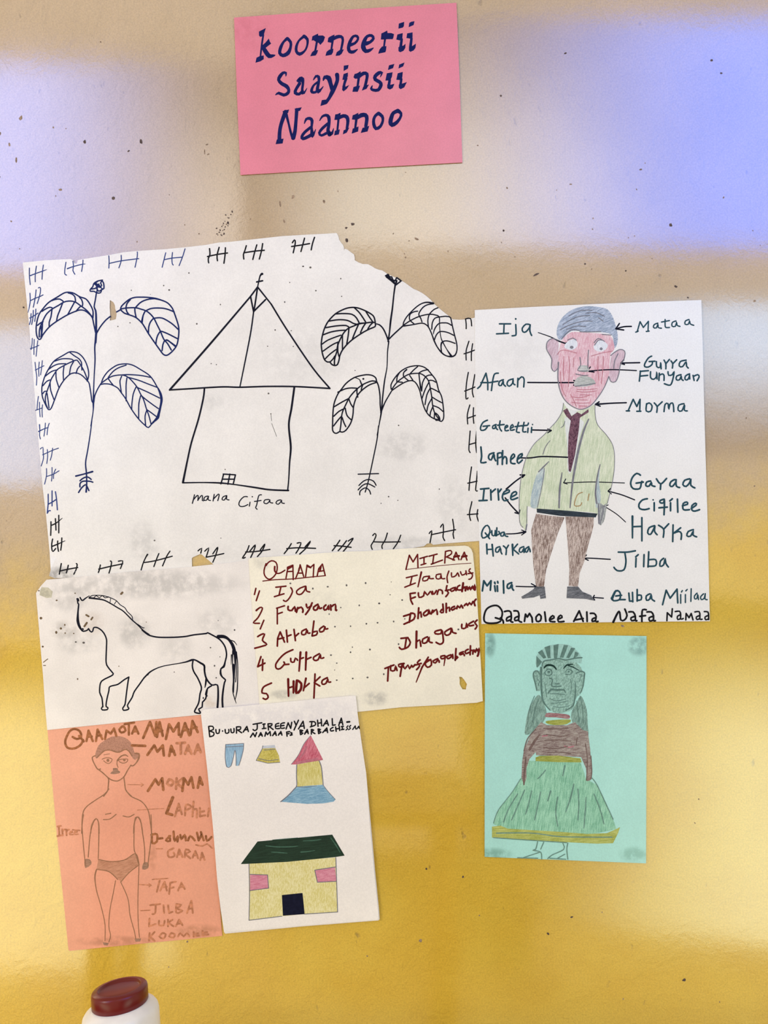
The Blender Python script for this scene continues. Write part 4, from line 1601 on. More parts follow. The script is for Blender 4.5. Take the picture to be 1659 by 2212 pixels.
s 1120,1060 1100,1090 1140,1100 1150,1070 1120,1060
s 1180,1090 1200,1060 1230,1090 1260,1060 1280,1090
l 1320,1050 1320,1092 1370,1082
l 1320,1070 1360,1062
l 1400,1040 1400,1082 1450,1072
l 1400,1060 1440,1052
% house
= title_word|black_ink|
@ 425 1500 370
w 14
l 115,310 125,405
s 115,310 155,310 160,340 120,355
s 120,355 165,370 160,400 125,410
s 185,340 190,375 215,375 220,340
d 250,355,16
s 275,340 280,375 310,370 310,340
s 330,335 335,370 360,365 360,330
l 385,315 385,375
s 385,315 425,315 420,340 390,345
l 395,345 435,372
l 450,365 485,310 500,360
l 460,345 495,340
l 545,290 630,275
s 585,285 585,335 560,350 545,340
l 650,285 650,330
l 635,332 670,328
l 640,290 662,286
l 690,285 695,345
s 690,285 730,285 720,305 695,310
l 700,310 740,340
s 795,280 765,290 765,330 802,330
l 765,310 795,305
s 850,275 815,285 815,328 850,325
l 815,305 845,300
l 865,335 885,275 910,330 920,270
l 945,260 962,298
l 985,250 942,345
l 985,335 1030,260 1042,330
l 1000,310 1040,305
s 1095,265 1140,265 1150,295 1100,315
l 1115,265 1110,310
l 1170,250 1175,310
l 1205,240 1210,305
l 1172,280 1208,275
l 1225,305 1260,250 1275,300
l 1235,285 1270,280
l 1312,235 1315,300 1342,295
l 1375,300 1400,230 1415,295
l 1380,275 1410,270
l 1455,268,18 1480,265,18
l 520,415 545,375 565,410 580,370
l 600,410 620,370 635,405
l 607,395 632,390
l 660,405 670,365 685,390 710,360 715,400
l 735,400 760,360 770,398
l 742,385 768,380
l 790,395 815,360 825,395
l 797,380 822,378
l 870,365 875,405
l 870,365 900,360
l 872,382 895,380
s 910,370 925,375 912,385 928,390 905,397
l 1000,345 1005,390
s 1000,345 1030,350 1005,365 1030,375 1005,390
l 1045,385 1070,340 1080,380
l 1050,370 1078,362
l 1110,340 1110,385
s 1110,340 1135,345 1115,360 1145,380
l 1175,335 1180,380
s 1175,335 1200,340 1180,355 1205,365 1180,380
l 1220,370 1260,325 1267,370
l 1235,355 1265,350
s 1320,320 1295,335 1300,355 1325,350
l 1345,315 1350,358
l 1380,310 1385,350
l 1347,335 1382,330
l 1410,310 1410,340
l 1400,342 1425,338
l 1400,312 1420,310
w 12
s 1465,305 1452,318 1462,332 1445,345
s 1492,300 1478,315 1490,328 1470,342
l 1510,340 1535,305 1540,335
l 1550,335 1570,308 1575,330
= trousers_drawing|trouser_blue|blue trousers, coloured pencil
z 0
p 280,485 455,475 450,540 430,620 408,685 392,695 378,685 380,600 370,540 352,620 330,690 310,705 290,702 275,600
m grey_line
z 1
w 6
s 280,485 275,600 290,702 330,695 352,620 370,540 380,600 380,690
s 408,688 430,620 450,540 455,475
s 280,485 455,475
s 282,510 452,500
= shorts_drawing|short_yellow|yellow shorts, coloured pencil
z 0
p 640,525 760,520 795,590 807,658 690,667 575,640
m band_grey
p 640,497 755,490 765,520 635,526
m grey_line
z 1
w 6
l 640,497 635,525 575,640 690,667 807,658
s 650,540 760,530
s 600,620 690,640 790,630
= tower_drawing|roof_red|tower with red roof, yellow wall and blue base, coloured pencil
z 0
@ 590 1570 150
p 900,205 1050,500 1190,780 1090,800 560,900 430,900 600,680 740,400
m wall_yellow
p 570,900 1090,805 1150,950 1180,1200 1185,1380 560,1430 560,1150
m base_blue
p 560,1430 1190,1385 1300,1530 1490,1740 1440,1790 1200,1830 800,1842 180,1790 360,1640 500,1480
m grey_line
z 1
w 22
s 565,910 558,1150 565,1400 500,1490 360,1640 180,1790
s 1095,800 1150,950 1180,1200 1195,1390
s 1195,1390,12 1300,1530,12 1490,1740,12
s 560,1430,16 800,1440,10 1050,1410,10
w 12
s 900,205 740,400 600,680 430,900
m red_line
w 40
s 800,480 720,640 640,740
s 560,850 800,810 1060,760
s 560,880,20 900,830,20 1180,785,20
= cottage_drawing|cottage_yellow|cottage with dark green roof, navy door and pink windows, coloured pencil
z 0
@ 460 1780 380
p 340,375 700,350 1155,315 1165,540 1175,830 860,850 650,870 340,908
m window_pink
z 1
p 350,475 515,480 525,605 350,628
p 960,435 1150,405 1165,540 985,550
m cottage_green
p 420,165 1125,100 1242,298 1150,312 700,357 340,375 262,378
m door_navy
p 650,670 845,650 865,850 660,865
m grey_line
z 2
w 7
s 340,375 345,640 340,908
s 1158,315 1166,540 1175,830
l 350,475 515,480 525,605 350,628
l 1155,405 960,435 985,550 1165,540
s 340,908 650,870
s 860,850 1175,830
m green_streak
w 12
s 500,205,8 600,215 720,215 800,208,6
s 550,265,6 620,268 700,275,6
s 850,160,6 950,155 1020,145,6
s 830,265 890,260 960,250,6
s 1110,130,6 1160,200 1200,270,6
s 560,150,5 800,130,5
"""
# ------------------------------------------------------------------ geometry helpers
def link(name, bm, mats, parent=None):
    me = bpy.data.meshes.new(name); bm.to_mesh(me); bm.free()
    o = bpy.data.objects.new(name, me); COL.objects.link(o)
    for m in mats: me.materials.append(m)
    if parent: o.parent = parent
    return o

def thing(name, loc, label, cat, group=None):
    o = bpy.data.objects.new(name, None); COL.objects.link(o); o.location = loc
    o.empty_display_size = 0.05
    o['label'] = label; o['category'] = cat
    if group: o['group'] = group
    return o

def catmull(pts, closed=False, step=4.0):
    n = len(pts)
    if n < 3 and not closed: return pts
    out = []
    seg = n if closed else n - 1
    for i in range(seg):
        p1, p2 = pts[i], pts[(i + 1) % n]
        p0 = pts[(i - 1) % n] if (closed or i > 0) else p1
        p3 = pts[(i + 2) % n] if (closed or i + 2 < n) else p2
        m = max(2, min(8, int(math.hypot(p2[0] - p1[0], p2[1] - p1[1]) / step)))
        for j in range(m):
            t = j / m
            r = []
            for a, b, c, d in zip(p0, p1, p2, p3):
                r.append(b + 0.5 * t * ((c - a) + t * ((2 * a - 5 * b + 4 * c - d) + t * (3 * (b - c) + d - a))))
            r[2] = p1[2] + (p2[2] - p1[2]) * t
            out.append(tuple(r))
    if not closed: out.append(pts[-1])
    return out

class Sheet:
    """depth of one sheet of paper in front of the wall: a slightly tilted plane with curling corners"""
    def __init__(s, outline, o0, gx=0.0, gy=0.0, curls=()):
        s.outline = outline; s.o0 = o0; s.gx = gx; s.gy = gy; s.curls = curls
        xs = [p[0] for p in outline]; ys = [p[1] for p in outline]
        s.cx = (min(xs) + max(xs)) / 2; s.cy = (min(ys) + max(ys)) / 2
        s.org = P(s.cx, s.cy)
    def off(s, x, y):
        v = s.o0 + s.gx * (x - s.cx) + s.gy * (y - s.cy)
        for (a, b, r, h) in s.curls:
            d = math.hypot(x - a, y - b) / r
            if d < 1: v += h * (1 - d) ** 2
        return v
    def pt(s, x, y, lift=0.0):
        return P(x, y, s.off(x, y) + lift) - s.org

def add_ribbon(bm, sh, pts, lift, mi):
    """pen stroke: ribbon of varying width with rounded ends"""
    n = len(pts)
    L = []; R = []
    for i in range(n):
        a = pts[max(0, i - 1)]; b = pts[min(n - 1, i + 1)]
        dx, dy = b[0] - a[0], b[1] - a[1]
        l = math.hypot(dx, dy) or 1.0
        nx, ny = -dy / l, dx / l
        h = pts[i][2] / 2
        L.append((pts[i][0] + nx * h, pts[i][1] + ny * h)); R.append((pts[i][0] - nx * h, pts[i][1] - ny * h))
    vl = [bm.verts.new(sh.pt(*q, lift + i * 4e-7)) for i, q in enumerate(L)]; vr = [bm.verts.new(sh.pt(*q, lift + i * 4e-7)) for i, q in enumerate(R)]
    for i in range(n - 1):
        f = bm.faces.new((vl[i], vl[i + 1], vr[i + 1], vr[i])); f.material_index = mi
    for e, d in ((0, -1), (n - 1, 1)):
        if pts[e][2] < 1.2: continue
        o = pts[max(0, e - 1)] if d > 0 else pts[min(n - 1, 1)]
        th = math.atan2(pts[e][1] - o[1], pts[e][0] - o[0]); h = pts[e][2] / 2
        ring = [bm.verts.new(sh.pt(pts[e][0] + h * math.cos(th + a), pts[e][1] + h * math.sin(th + a), lift + e * 4e-7))
                for a in (-1.57, -0.8, 0, 0.8, 1.57)]
        f = bm.faces.new(ring); f.material_index = mi

def add_poly(bm, sh, pts, lift, mi):
    f = bm.faces.new([bm.verts.new(sh.pt(p[0], p[1], lift)) for p in pts]); f.material_index = mi

def parse(txt):
    """trace notes -> {sheet: [(part name, material, label, ops)]}"""
    res = {}; cur = None; part = None; fr = (0, 0, 1.0); wd = 4; mat = None; z = 0
    for ln in txt.strip().splitlines():
        k, _, a = ln.partition(' ')
        if k == '%': cur = res.setdefault(a, []); part = None
        elif k == '=':
            nm, mt, lb = a.split('|'); mat = mt; z = 0
            part = next((q for q in cur if q[0] == nm and q[1] == lb), None)
            if part is None:
                part = (nm, lb, []); cur.append(part)
        elif k == '@':
            v = [float(q) for q in a.split()]; fr = (v[0], v[1], v[2] / (v[3] if len(v) > 3 else 1659.0))
        elif k == 'w': wd = float(a)
        elif k == 'm': mat = a
        elif k == 'z': z = int(a)
        else:
            pts = []; cw = wd
            for q in a.split():
                v = [float(t) for t in q.split(',')]
                if len(v) > 2: cw = v[2]
                elif k in 'd': cw = wd
                pts.append((fr[0] + v[0] * fr[2], fr[1] + v[1] * fr[2], (v[2] if len(v) > 2 else wd) * fr[2]))
            part[2].append((k, mat, z, pts))
    return res

SUB = {'hair_pencil': 'hair', 'skin_pencil': 'face', 'ear_pencil': 'ear', 'eye_white': 'eye', 'mouth_pencil': 'mouth', 'jacket_pencil': 'jacket',
       'shirt_pencil': 'shirt', 'grey_pencil': 'hand', 'tie_pencil': 'tie', 'belt_pencil': 'belt', 'trouser_pencil': 'trouser_leg', 'shoe_pencil': 'shoe',
       'blue_shade_pencil': 'sleeve_shading', 'girl_hair': 'hair', 'girl_face': 'face', 'girl_cap': 'cap', 'choker_red': 'necklace', 'olive_pencil': 'sash',
       'blouse_pencil': 'blouse', 'girl_skirt': 'skirt', 'hem_pencil': 'hem', 'orange_hair': 'hair', 'orange_briefs': 'briefs', 'orange_mouth': 'shading',
       'band_grey': 'waistband', 'roof_red': 'roof', 'wall_yellow': 'wall', 'base_blue': 'base', 'window_pink': 'window', 'cottage_green': 'roof', 'door_navy': 'door'}
# gap in pixels after which the next pen stroke starts a new word, tally or arrow
GAP = {'word': 15, 'tally_mark': 7, 'arrow': 6, 'dotted_leader': 75, 'title_word': 6.5, 'lettering': 26, 'caption_word': 13}

def gap_between(a, b):
    return min(math.hypot(p[0] - q[0], p[1] - q[1]) for p in a for q in b)

def pieces(nm, ops):
    if nm not in GAP: return [ops]
    out = []
    for op in ops:
        if op[0] == 'd' and nm == 'dotted_leader':
            todo = [(op[0], op[1], op[2], [q]) for q in op[3]]
        else: todo = [op]
        for o in todo:
            pts = catmull(o[3], False, 3) if o[0] in 'sl' else o[3]
            if out and min(gap_between(pts, r) for r in out[-1][1][-4:]) < GAP[nm]:
                out[-1][0].append(o); out[-1][1].append(pts)
            else: out.append(([o], [pts]))
    return [p for p, _ in out]

def add_ops(bm, sh, ops, i0=0):
    mats = []
    for i, (k, mt, z, pts) in enumerate(ops):
        if mt not in mats: mats.append(mt)
        mi = mats.index(mt)
        lift = 5e-5 + z * 7e-5 + (i0 + i) * 4e-7
        if k == 's': add_ribbon(bm, sh, catmull(pts), lift + 4e-5, mi)
        elif k == 'l':
            for j in range(len(pts) - 1):
                add_ribbon(bm, sh, [pts[j], pts[j + 1]], lift + 4e-5 + j * 5e-8, mi)
        elif k == 'p': add_poly(bm, sh, pts, lift, mi)
        elif k == 'q': add_poly(bm, sh, catmull(pts, True, 6), lift, mi)
        elif k == 'd':
            for (x, y, d) in pts:
                e = random.uniform(0.85, 1.15)
                add_poly(bm, sh, [(x + d / 2 * e * math.cos(t * .7854), y + d / 2 / e * math.sin(t * .7854)) for t in range(8)], lift + 4e-5, mi)
    return mats

def face_out(bm):
    for f in bm.faces:
        f.normal_update()
        if f.normal.y > 0: f.normal_flip()

def build_parts(sh, root, parts):
    n = 0
    for nm, lb, ops in parts:
        if nm == 'specks': continue
        fills = [o for o in ops if o[0] in 'pq' and o[1] in SUB]
        rest = [o for o in ops if o not in fills]
        for pc in pieces(nm, rest):
            bm = bmesh.new(); mats = add_ops(bm, sh, pc, n); n += len(pc); face_out(bm)
            o = link(nm, bm, [MAT[m] for m in mats], root)
            if lb: o['label'] = lb
        for j, f in enumerate(fills):
            bm = bmesh.new(); mats = add_ops(bm, sh, [f], j); face_out(bm)
            link(SUB[f[1]], bm, [MAT[m] for m in mats], o)

def sheet_mesh(sh, mat, root, name='sheet', thick=0.00022, holes=(), outline=None, extra=0.0, cell=26, specks=None):
    bm = bmesh.new()
    es = []
    for loop in [outline or sh.outline] + list(holes):
        vs = [bm.verts.new((x, y, 0)) for x, y in loop]
        es += [bm.edges.new((vs[i], vs[(i + 1) % len(vs)])) for i in range(len(vs))]
    bmesh.ops.triangle_fill(bm, use_beauty=True, use_dissolve=False, edges=es)
    if sh.curls:
        xs = [v.co.x for v in bm.verts]; ys = [v.co.y for v in bm.verts]
        for ax, lo, hi in ((0, min(xs), max(xs)), (1, min(ys), max(ys))):
            c = lo + cell
            while c < hi:
                no = [0, 0, 0]; no[ax] = 1; pc = [0, 0, 0]; pc[ax] = c
                bmesh.ops.bisect_plane(bm, geom=bm.verts[:] + bm.edges[:] + bm.faces[:], plane_co=pc, plane_no=no)
                c += cell
    front = {v: (v.co.x, v.co.y) for v in bm.verts}
    for f in bm.faces[:]:
        f.normal_update()
        if f.normal.z > 0: f.normal_flip()
    ret = bmesh.ops.extrude_face_region(bm, geom=bm.faces[:])
    newv = [g for g in ret['geom'] if isinstance(g, bmesh.types.BMVert)]
    for v in newv:
        x, y = v.co.x, v.co.y
        v.co = sh.pt(x, y, extra)
    for v, (x, y) in front.items():
        v.co = sh.pt(x, y, extra - thick)
    bmesh.ops.recalc_face_normals(bm, faces=bm.faces)
    mats = [mat]
    for nm, lb, ops in (TR[specks] if specks else ()):
        if nm == 'specks':                       # dirt flecks belong to the sheet's own surface
            b2 = bmesh.new(); ms = add_ops(b2, sh, ops); face_out(b2)
            for m in ms:
                mats.append(MAT[m])
            for f in b2.faces:
                g = bm.faces.new([bm.verts.new(v.co) for v in f.verts]); g.material_index = 1 + f.material_index
            b2.free()
    return link(name, bm, mats, root)

# ------------------------------------------------------------------ the setting
def wall_material():
    t = NT('wall_paint')
    sep = t.n('ShaderNodeSeparateXYZ'); t.l(t.tc.outputs['Object'], sep.inputs[0])
    # painted dado: yellow gloss below, pale cream above, brushed edge running slightly uphill
    edge = t.math('ADD', sep.outputs[2], t.math('MULTIPLY', sep.outputs[0], -0.13))
    nz = t.noise(7, 4, 0.65); nf = t.noise(60, 3, 0.7)
    edge = t.math('ADD', edge, t.math('ADD', t.math('MULTIPLY', t.math('SUBTRACT', nz, 0.5), 0.16),
                                      t.math('MULTIPLY', t.math('SUBTRACT', nf, 0.5), 0.06)))
    zb = ZC - (1165 - 1106) * K
    up = t.ramp(edge, zb - 0.10, zb + 0.07)
    cream = t.mix(t.ramp(t.noise(5, 3), 0.35, 0.65), lin(CREAM_A), lin(CREAM_B))
    yel = t.mix(t.ramp(t.noise(6, 3), 0.35, 0.65), lin(YEL_A), lin(YEL_B))
    col = t.mix(up, yel, cream)
    g = t.noise(430, 2, 0.75)
    col = t.mix(1.0, col, t.mix(t.ramp(g, 0.25, 0.75), (0.88, 0.88, 0.88), (1.08, 1.08, 1.08)), 'MULTIPLY')
    # small dark pits and scuffs
    mp = t.n('ShaderNodeMapping'); mp.inputs['Scale'].default_value = (1.0, 1.0, 0.55); mp.inputs['Rotation'].default_value = (0, 0.5, 0)
    t.l(t.tc.outputs['Object'], mp.inputs['Vector'])
    pit = t.math('MULTIPLY', t.ramp(t.noise(95, 2, 0.6, mp.outputs[0]), 0.66, 0.78), t.ramp(t.noise(13, 2), 0.45, 0.62))
    col = t.mix(t.math('MULTIPLY', pit, 0.45), col, lin((110, 92, 70)))
    t.l(col, t.b.inputs['Base Color'])
    t.b.inputs['Roughness'].default_value = 0.75
    t.b.inputs['Specular IOR Level'].default_value = 0.1
    t.b.inputs['Coat Weight'].default_value = 1.0        # gloss oil paint
    t.b.inputs['Coat IOR'].default_value = COAT_IOR
    t.b.inputs['Coat Roughness'].default_value = WALL_ROUGH
    h = t.math('ADD', t.math('MULTIPLY', t.noise(24, 5, 0.66, dist=0.6), 1.0), t.math('ADD', t.math('MULTIPLY', t.noise(110, 4, 0.7, dist=0.5), 0.42), t.math('MULTIPLY', pit, -0.25)))
    t.bump(h, 1.0, BUMP)
    cb = t.n('ShaderNodeBump'); cb.inputs['Strength'].default_value = 0.5; cb.inputs['Distance'].default_value = 0.00016
    t.l(h, cb.inputs['Height']); t.l(cb.outputs[0], t.b.inputs['Coat Normal'])
    return t.m

def box(bm, x0, y0, z0, x1, y1, z1):
    r = bmesh.ops.create_cube(bm, size=1.0)
    for v in r['verts']:
        v.co = Vector(((x0 + x1) / 2 + v.co.x * (x1 - x0), (y0 + y1) / 2 + v.co.y * (y1 - y0), (z0 + z1) / 2 + v.co.z * (z1 - z0)))

bm = bmesh.new(); box(bm, -2.4, 0.0, 0.0, 2.4, 0.12, 3.6)
wall = link('wall_back', bm, [wall_material()]); wall['kind'] = 'structure'

t = NT('concrete'); c = t.mix(t.ramp(t.noise(8, 4), .3, .7), lin((172, 158, 134)), lin((188, 174, 150)))
t.l(c, t.b.inputs['Base Color']); t.b.inputs['Roughness'].default_value = 0.8
bm = bmesh.new(); box(bm, -2.2, -3.2, -0.1, 2.2, 0.12, 0.0)
fl = link('floor', bm, [t.m]); fl['kind'] = 'structure'

# scuffs, ink flecks and nail marks on the wall
def wall_marks():
    bm = bmesh.new()
    sh = Sheet([(0, 0), (1659, 2212)], 0.0); sh.org = Vector((0, 0, 0))
    spots = [(762, 484, 10, 7), (748, 492, 6, 5), (749, 519, 8, 9), (1449, 486, 7, 9), (1158, 593, 15, 5), (1264, 570, 5, 5), (1352, 585, 5, 4),
             (1460, 619, 8, 5), (1486, 643, 6, 4), (1221, 115, 7, 4), (1537, 130, 6, 6), (1558, 158, 7, 5), (1088, 498, 5, 5), (1082, 207, 5, 5),
             (245, 428, 8, 7), (305, 306, 7, 12), (183, 306, 7, 9), (278, 326, 6, 4), (51, 664, 5, 5), (1235, 1981, 8, 4), (1184, 2017, 7, 5),
             (921, 1877, 4, 6), (1000, 1894, 5, 6), (1478, 2117, 9, 7), (405, 2034, 5, 5), (908, 2032, 8, 8), (1345, 1352, 8, 5), (1630, 650, 6, 6),
             (1278, 581, 3, 4), (442, 327, 3, 13), (447, 312, 7, 3), (450, 333, 6, 3), (20, 312, 5, 8), (0, 288, 6, 8), (35, 345, 4, 14), (24, 478, 4, 5),
             (1112, 555, 4, 3), (1032, 314, 4, 3), (605, 440, 5, 14), (633, 425, 6, 10), (614, 478, 4, 10), (700, 436, 5, 9), (900, 516, 12, 5),
             (1630, 1050, 4, 4), (45, 255, 8, 12), (130, 410, 8, 6), (115, 275, 4, 5), (1280, 495, 4, 3), (1233, 398, 6, 3), (1384, 366, 7, 5)]
    for i in range(26):
        a = random.gauss(0, 1)
        spots.append((484 - a * 9 + random.gauss(0, 5), 490 + a * 16 + random.gauss(0, 6), random.uniform(2, 5.5), random.uniform(2, 6)))
    for i in range(46):
        spots.append((random.uniform(0, 1659), random.uniform(380, 560) if i % 2 else random.uniform(60, 2190), random.uniform(2, 4), random.uniform(2, 5)))
    for si, (x, y, a, b) in enumerate(spots):
        n = 9
        th = random.uniform(-0.5, 0.5)
        pts = []
        for q in range(n):
            r = random.uniform(0.7, 1.1) / 2
            u, v = a * r * math.cos(q * 6.283 / n), b * r * math.sin(q * 6.283 / n)
            pts.append((x + u * math.cos(th) - v * math.sin(th), y + u * math.sin(th) + v * math.cos(th)))
        add_poly(bm, sh, pts, 1.2e-4, 0 if si < 24 or 50 < si < 77 else 1)
    for f in bm.faces:
        f.normal_update()
        if f.normal.y > 0: f.normal_flip()
    o = link('wall_scuffs', bm, [MAT['scuff'], MAT['faint_scuff']], wall); o['label'] = 'small dark scuffs and flecks'
ink('scuff', (92, 78, 70), 0.7, 0.3); ink('faint_scuff', (146, 124, 100), 0.7, 0.3)
wall_marks()

# ------------------------------------------------------------------ the sheets on the wall
TR = parse(TRACE)
G = 'hand drawn sheets stuck on the wall'
GREY = (150, 148, 142)

sh = Sheet([(505.5, 38), (745, 21), (986, 6), (993, 180), (999, 351), (760, 364), (519.5, 378), (512, 208)], 0.0016)
r = thing('paper_sign', sh.org, 'pink paper sign with three lines of bold navy lettering, highest on the wall', 'sign')
sheet_mesh(sh, paper('pink_paper', PINK, [(540, 70, 60, 50, .3, (190, 90, 100))], origin=sh.org), r)
build_parts(sh, r, TR['sign'])

tear = []
def frame(x0, y0, w, pts): return [(x0 + a * w / 1659, y0 + b * w / 1659) for a, b in pts]
hut_out = [(49, 567), (100, 562), (152, 559.3), (158, 562), (161.5, 569), (166, 569), (168, 562), (180, 559.5), (240, 550), (266, 545), (297, 542), (360, 538), (420, 532), (445, 529), (472, 524), (500, 522), (546, 517), (610, 510), (670, 506.5)] + \
    frame(680, 490, 260, [(150, 95), (290, 85), (305, 90), (325, 130), (335, 180), (360, 215), (385, 245), (402, 285), (403, 330), (412, 300), (450, 315), (490, 345), (540, 380), (550, 425), (550, 460), (600, 490), (660, 512), (735, 515), (790, 545), (830, 572), (880, 590), (930, 602), (975, 630), (1000, 650), (1090, 690), (1190, 742), (1235, 765), (1300, 812), (1360, 855), (1420, 880), (1480, 912), (1540, 955), (1600, 1008), (1640, 1055)]) + \
    frame(820, 580, 220, [(905, 590), (960, 640), (1020, 690), (1090, 745), (1130, 775), (1160, 800), (1190, 828), (1300, 835), (1400, 830), (1535, 805)]) + \
    [(1030, 684), (1036, 760), (1040, 900), (1041, 1050), (1042, 1168), (960, 1174), (936, 1177), (931, 1173.5), (922, 1174.5), (916, 1180), (876, 1186), (700, 1212), (470, 1226), (461, 1219), (436, 1198), (432, 1197), (417, 1203.5), (414.5, 1206), (415, 1225), (300, 1240), (160, 1248), (118, 1249), (106, 1244), (109.5, 1231), (107, 1190), (103, 1150), (98, 1100), (92.5, 1057), (88, 1008), (84, 960), (79.5, 912), (74, 840), (69, 780), (64, 715), (60, 675), (54.5, 620)]
sh = Sheet(hut_out, 0.0012, gy=0.0000003, curls=[(100, 1250, 70, .005), (49, 560, 80, .002)])
r = thing('drawing_sheet', sh.org, 'large white paper with a hut between two leafy plants, torn top right corner', 'drawing', G)
hole = frame(220, 540, 200, [(145, 900), (175, 915), (205, 935), (225, 970), (235, 1000), (240, 1060), (265, 1110), (262, 1180), (250, 1240), (200, 1255), (145, 1265), (150, 1150), (140, 1030)])
sheet_mesh(sh, paper('white_paper', WHITE_A, [(870, 965, 70, 40, .3, GREY), (310, 1170, 40, 50, .3, GREY), (980, 1090, 50, 80, .2, GREY), (660, 770, 150, 80, .14, GREY), (240, 780, 120, 60, .1, GREY),
    (450, 1195, 200, 30, .1, GREY), (880, 1175, 120, 22, .3, GREY), (130, 1240, 40, 20, .6, (90, 84, 74)), (458, 868, 30, 24, .2, GREY)], origin=sh.org), r, holes=[hole], specks='hut')
build_parts(sh, r, TR['hut'])

sh = Sheet([(1025.5, 669.8), (1150, 663), (1280, 657), (1400, 652), (1515, 648), (1518, 750), (1520.5, 856), (1524, 980), (1528, 1110), (1533.5, 1342), (1400, 1343), (1280, 1344.6), (1150, 1346.5), (1040, 1348), (1036.5, 1220), (1033, 1090), (1030, 980), (1028, 900), (1026, 780)], 0.0019, gx=0.0000012)
r = thing('drawing_sheet', sh.org, 'white paper showing a man in a green jacket with body parts named around him', 'drawing', G)
sheet_mesh(sh, paper('white_paper_man', WHITE_B, [(1120, 760, 90, 60, .1, GREY)], mott=.03, origin=sh.org), r)
build_parts(sh, r, TR['man'])

sh = Sheet([(103, 1579), (270, 1562), (433.5, 1545), (448, 1660), (459, 1763), (470, 1890), (480, 2021.6), (320, 2037), (150, 2054), (148, 2052), (122.5, 1800), (112, 1680)], 0.0010)
r = thing('drawing_sheet', sh.org, 'orange paper with a pencil drawn boy in briefs and brown lettering', 'drawing', G)
sh_o = [(x, y) for x, y in sh.outline]
sh_o[0] = (101, 1560); sh_o[1] = (270, 1543); sh_o[2] = (432, 1527)
sheet_mesh(sh, paper('orange_paper', ORANGE, [(430, 2010, 60, 18, .6, (176, 116, 80)), (250, 2032, 110, 14, .55, (176, 116, 84)), (330, 1850, 12, 40, .5, (190, 124, 90))], origin=sh.org), r, outline=sh_o)
build_parts(sh, r, TR['orange'])

sh = Sheet([(100.7, 1252.3), (180, 1245), (260, 1236.5), (330, 1231), (404.7, 1225), (500, 1215), (560, 1206), (580, 1360), (590, 1530), (510, 1537), (433, 1544), (310, 1556), (200, 1567), (102, 1577), (97, 1520), (93, 1460.6), (89, 1415), (85, 1368), (81, 1320), (77.7, 1281), (88, 1266)], 0.0020, curls=[(78, 1270, 70, .002)])
r = thing('drawing_sheet', sh.org, 'stained white paper with a black outline of a horse', 'drawing', G)
sheet_mesh(sh, paper('stained_paper', WHITE_C, [(320, 1260, 240, 42, .5, GREY), (150, 1290, 60, 40, .35, GREY), (290, 1365, 45, 45, .45, GREY), (140, 1360, 40, 24, .4, (140, 132, 120)),
    (200, 1345, 36, 34, .35, (190, 170, 150)), (380, 1400, 50, 40, .22, GREY), (170, 1390, 60, 30, .3, GREY), (470, 1345, 60, 40, .28, GREY), (455, 1515, 18, 18, .35, (190, 160, 120))], mott=.07, origin=sh.org), r, specks='horse')
build_parts(sh, r, TR['horse'])

list_out = [(537, 1207), (545, 1204.8), (566, 1203.5), (595, 1202), (624, 1200), (702, 1194), (745, 1191.5), (790, 1190.5), (886, 1184), (950, 1181), (1004, 1178.6), (1012, 1180.5), (1018, 1186), (1021.5, 1195), (1024, 1219), (1028, 1259.5), (1031, 1300), (1034, 1350), (1036, 1395), (1038.5, 1430), (1043, 1514.5), (1030, 1518), (950, 1523), (864, 1528), (820, 1533), (780, 1537), (660, 1546), (562, 1552), (560, 1510), (557.5, 1481), (555, 1450), (550, 1387), (544, 1305), (540, 1255)]
sh = Sheet(list_out, 0.0026, curls=[(1024, 1178, 60, .002)])
r = thing('drawing_sheet', sh.org, 'white paper with a numbered word list in dark red ink', 'drawing', G)
hole = frame(780, 1320, 280, [(1255, 840), (1290, 845), (1320, 880), (1355, 935), (1345, 970), (1340, 1005), (1318, 1000), (1300, 1002), (1275, 965), (1260, 930), (1262, 880)])
sheet_mesh(sh, paper('list_paper', WHITE_D, [(812, 1508, 34, 20, .55, GREY), (612, 1500, 40, 14, .5, GREY), (700, 1300, 60, 30, .12, GREY), (568, 1215, 30, 20, .3, GREY)], origin=sh.org), r, holes=[hole])
build_parts(sh, r, TR['list'])

pad = [(434, 1543), (436, 1536), (443, 1532), (600, 1518), (765, 1502.5), (768.5, 1503), (773, 1545), (782, 1610), (791, 1670), (799, 1780), (808, 1880), (816.5, 1962), (818, 1984), (815, 1987), (650, 2000), (484, 2013.5), (476, 1960), (469, 1899), (460, 1787), (448, 1665)]
sh = Sheet(pad, 0.0046, gx=0.000002)
r = thing('drawing_sheet', sh.org, 'white paper with trousers, shorts, a red roofed tower and a cottage', 'drawing', G)
pm = paper('pad_paper', WHITE_E, [(560, 1550, 150, 40, .28, (190, 186, 192)), (700, 1540, 90, 50, .25, (190, 186, 192))], mott=.03, origin=sh.org)
sheet_mesh(sh, pm, r, name='page')
for j, (dx, dy) in enumerate(((0.4, 1.6), (2.2, 3.4))):
    sheet_mesh(sh, pm, r, name='page', outline=[(x + (dx if y > 1700 else 0), y + (dy if (y > 1990 and x < 560) else dy * .4 if y > 1900 else 0)) for x, y in pad], extra=-0.0007 * (j + 1))
build_parts(sh, r, TR['house'])

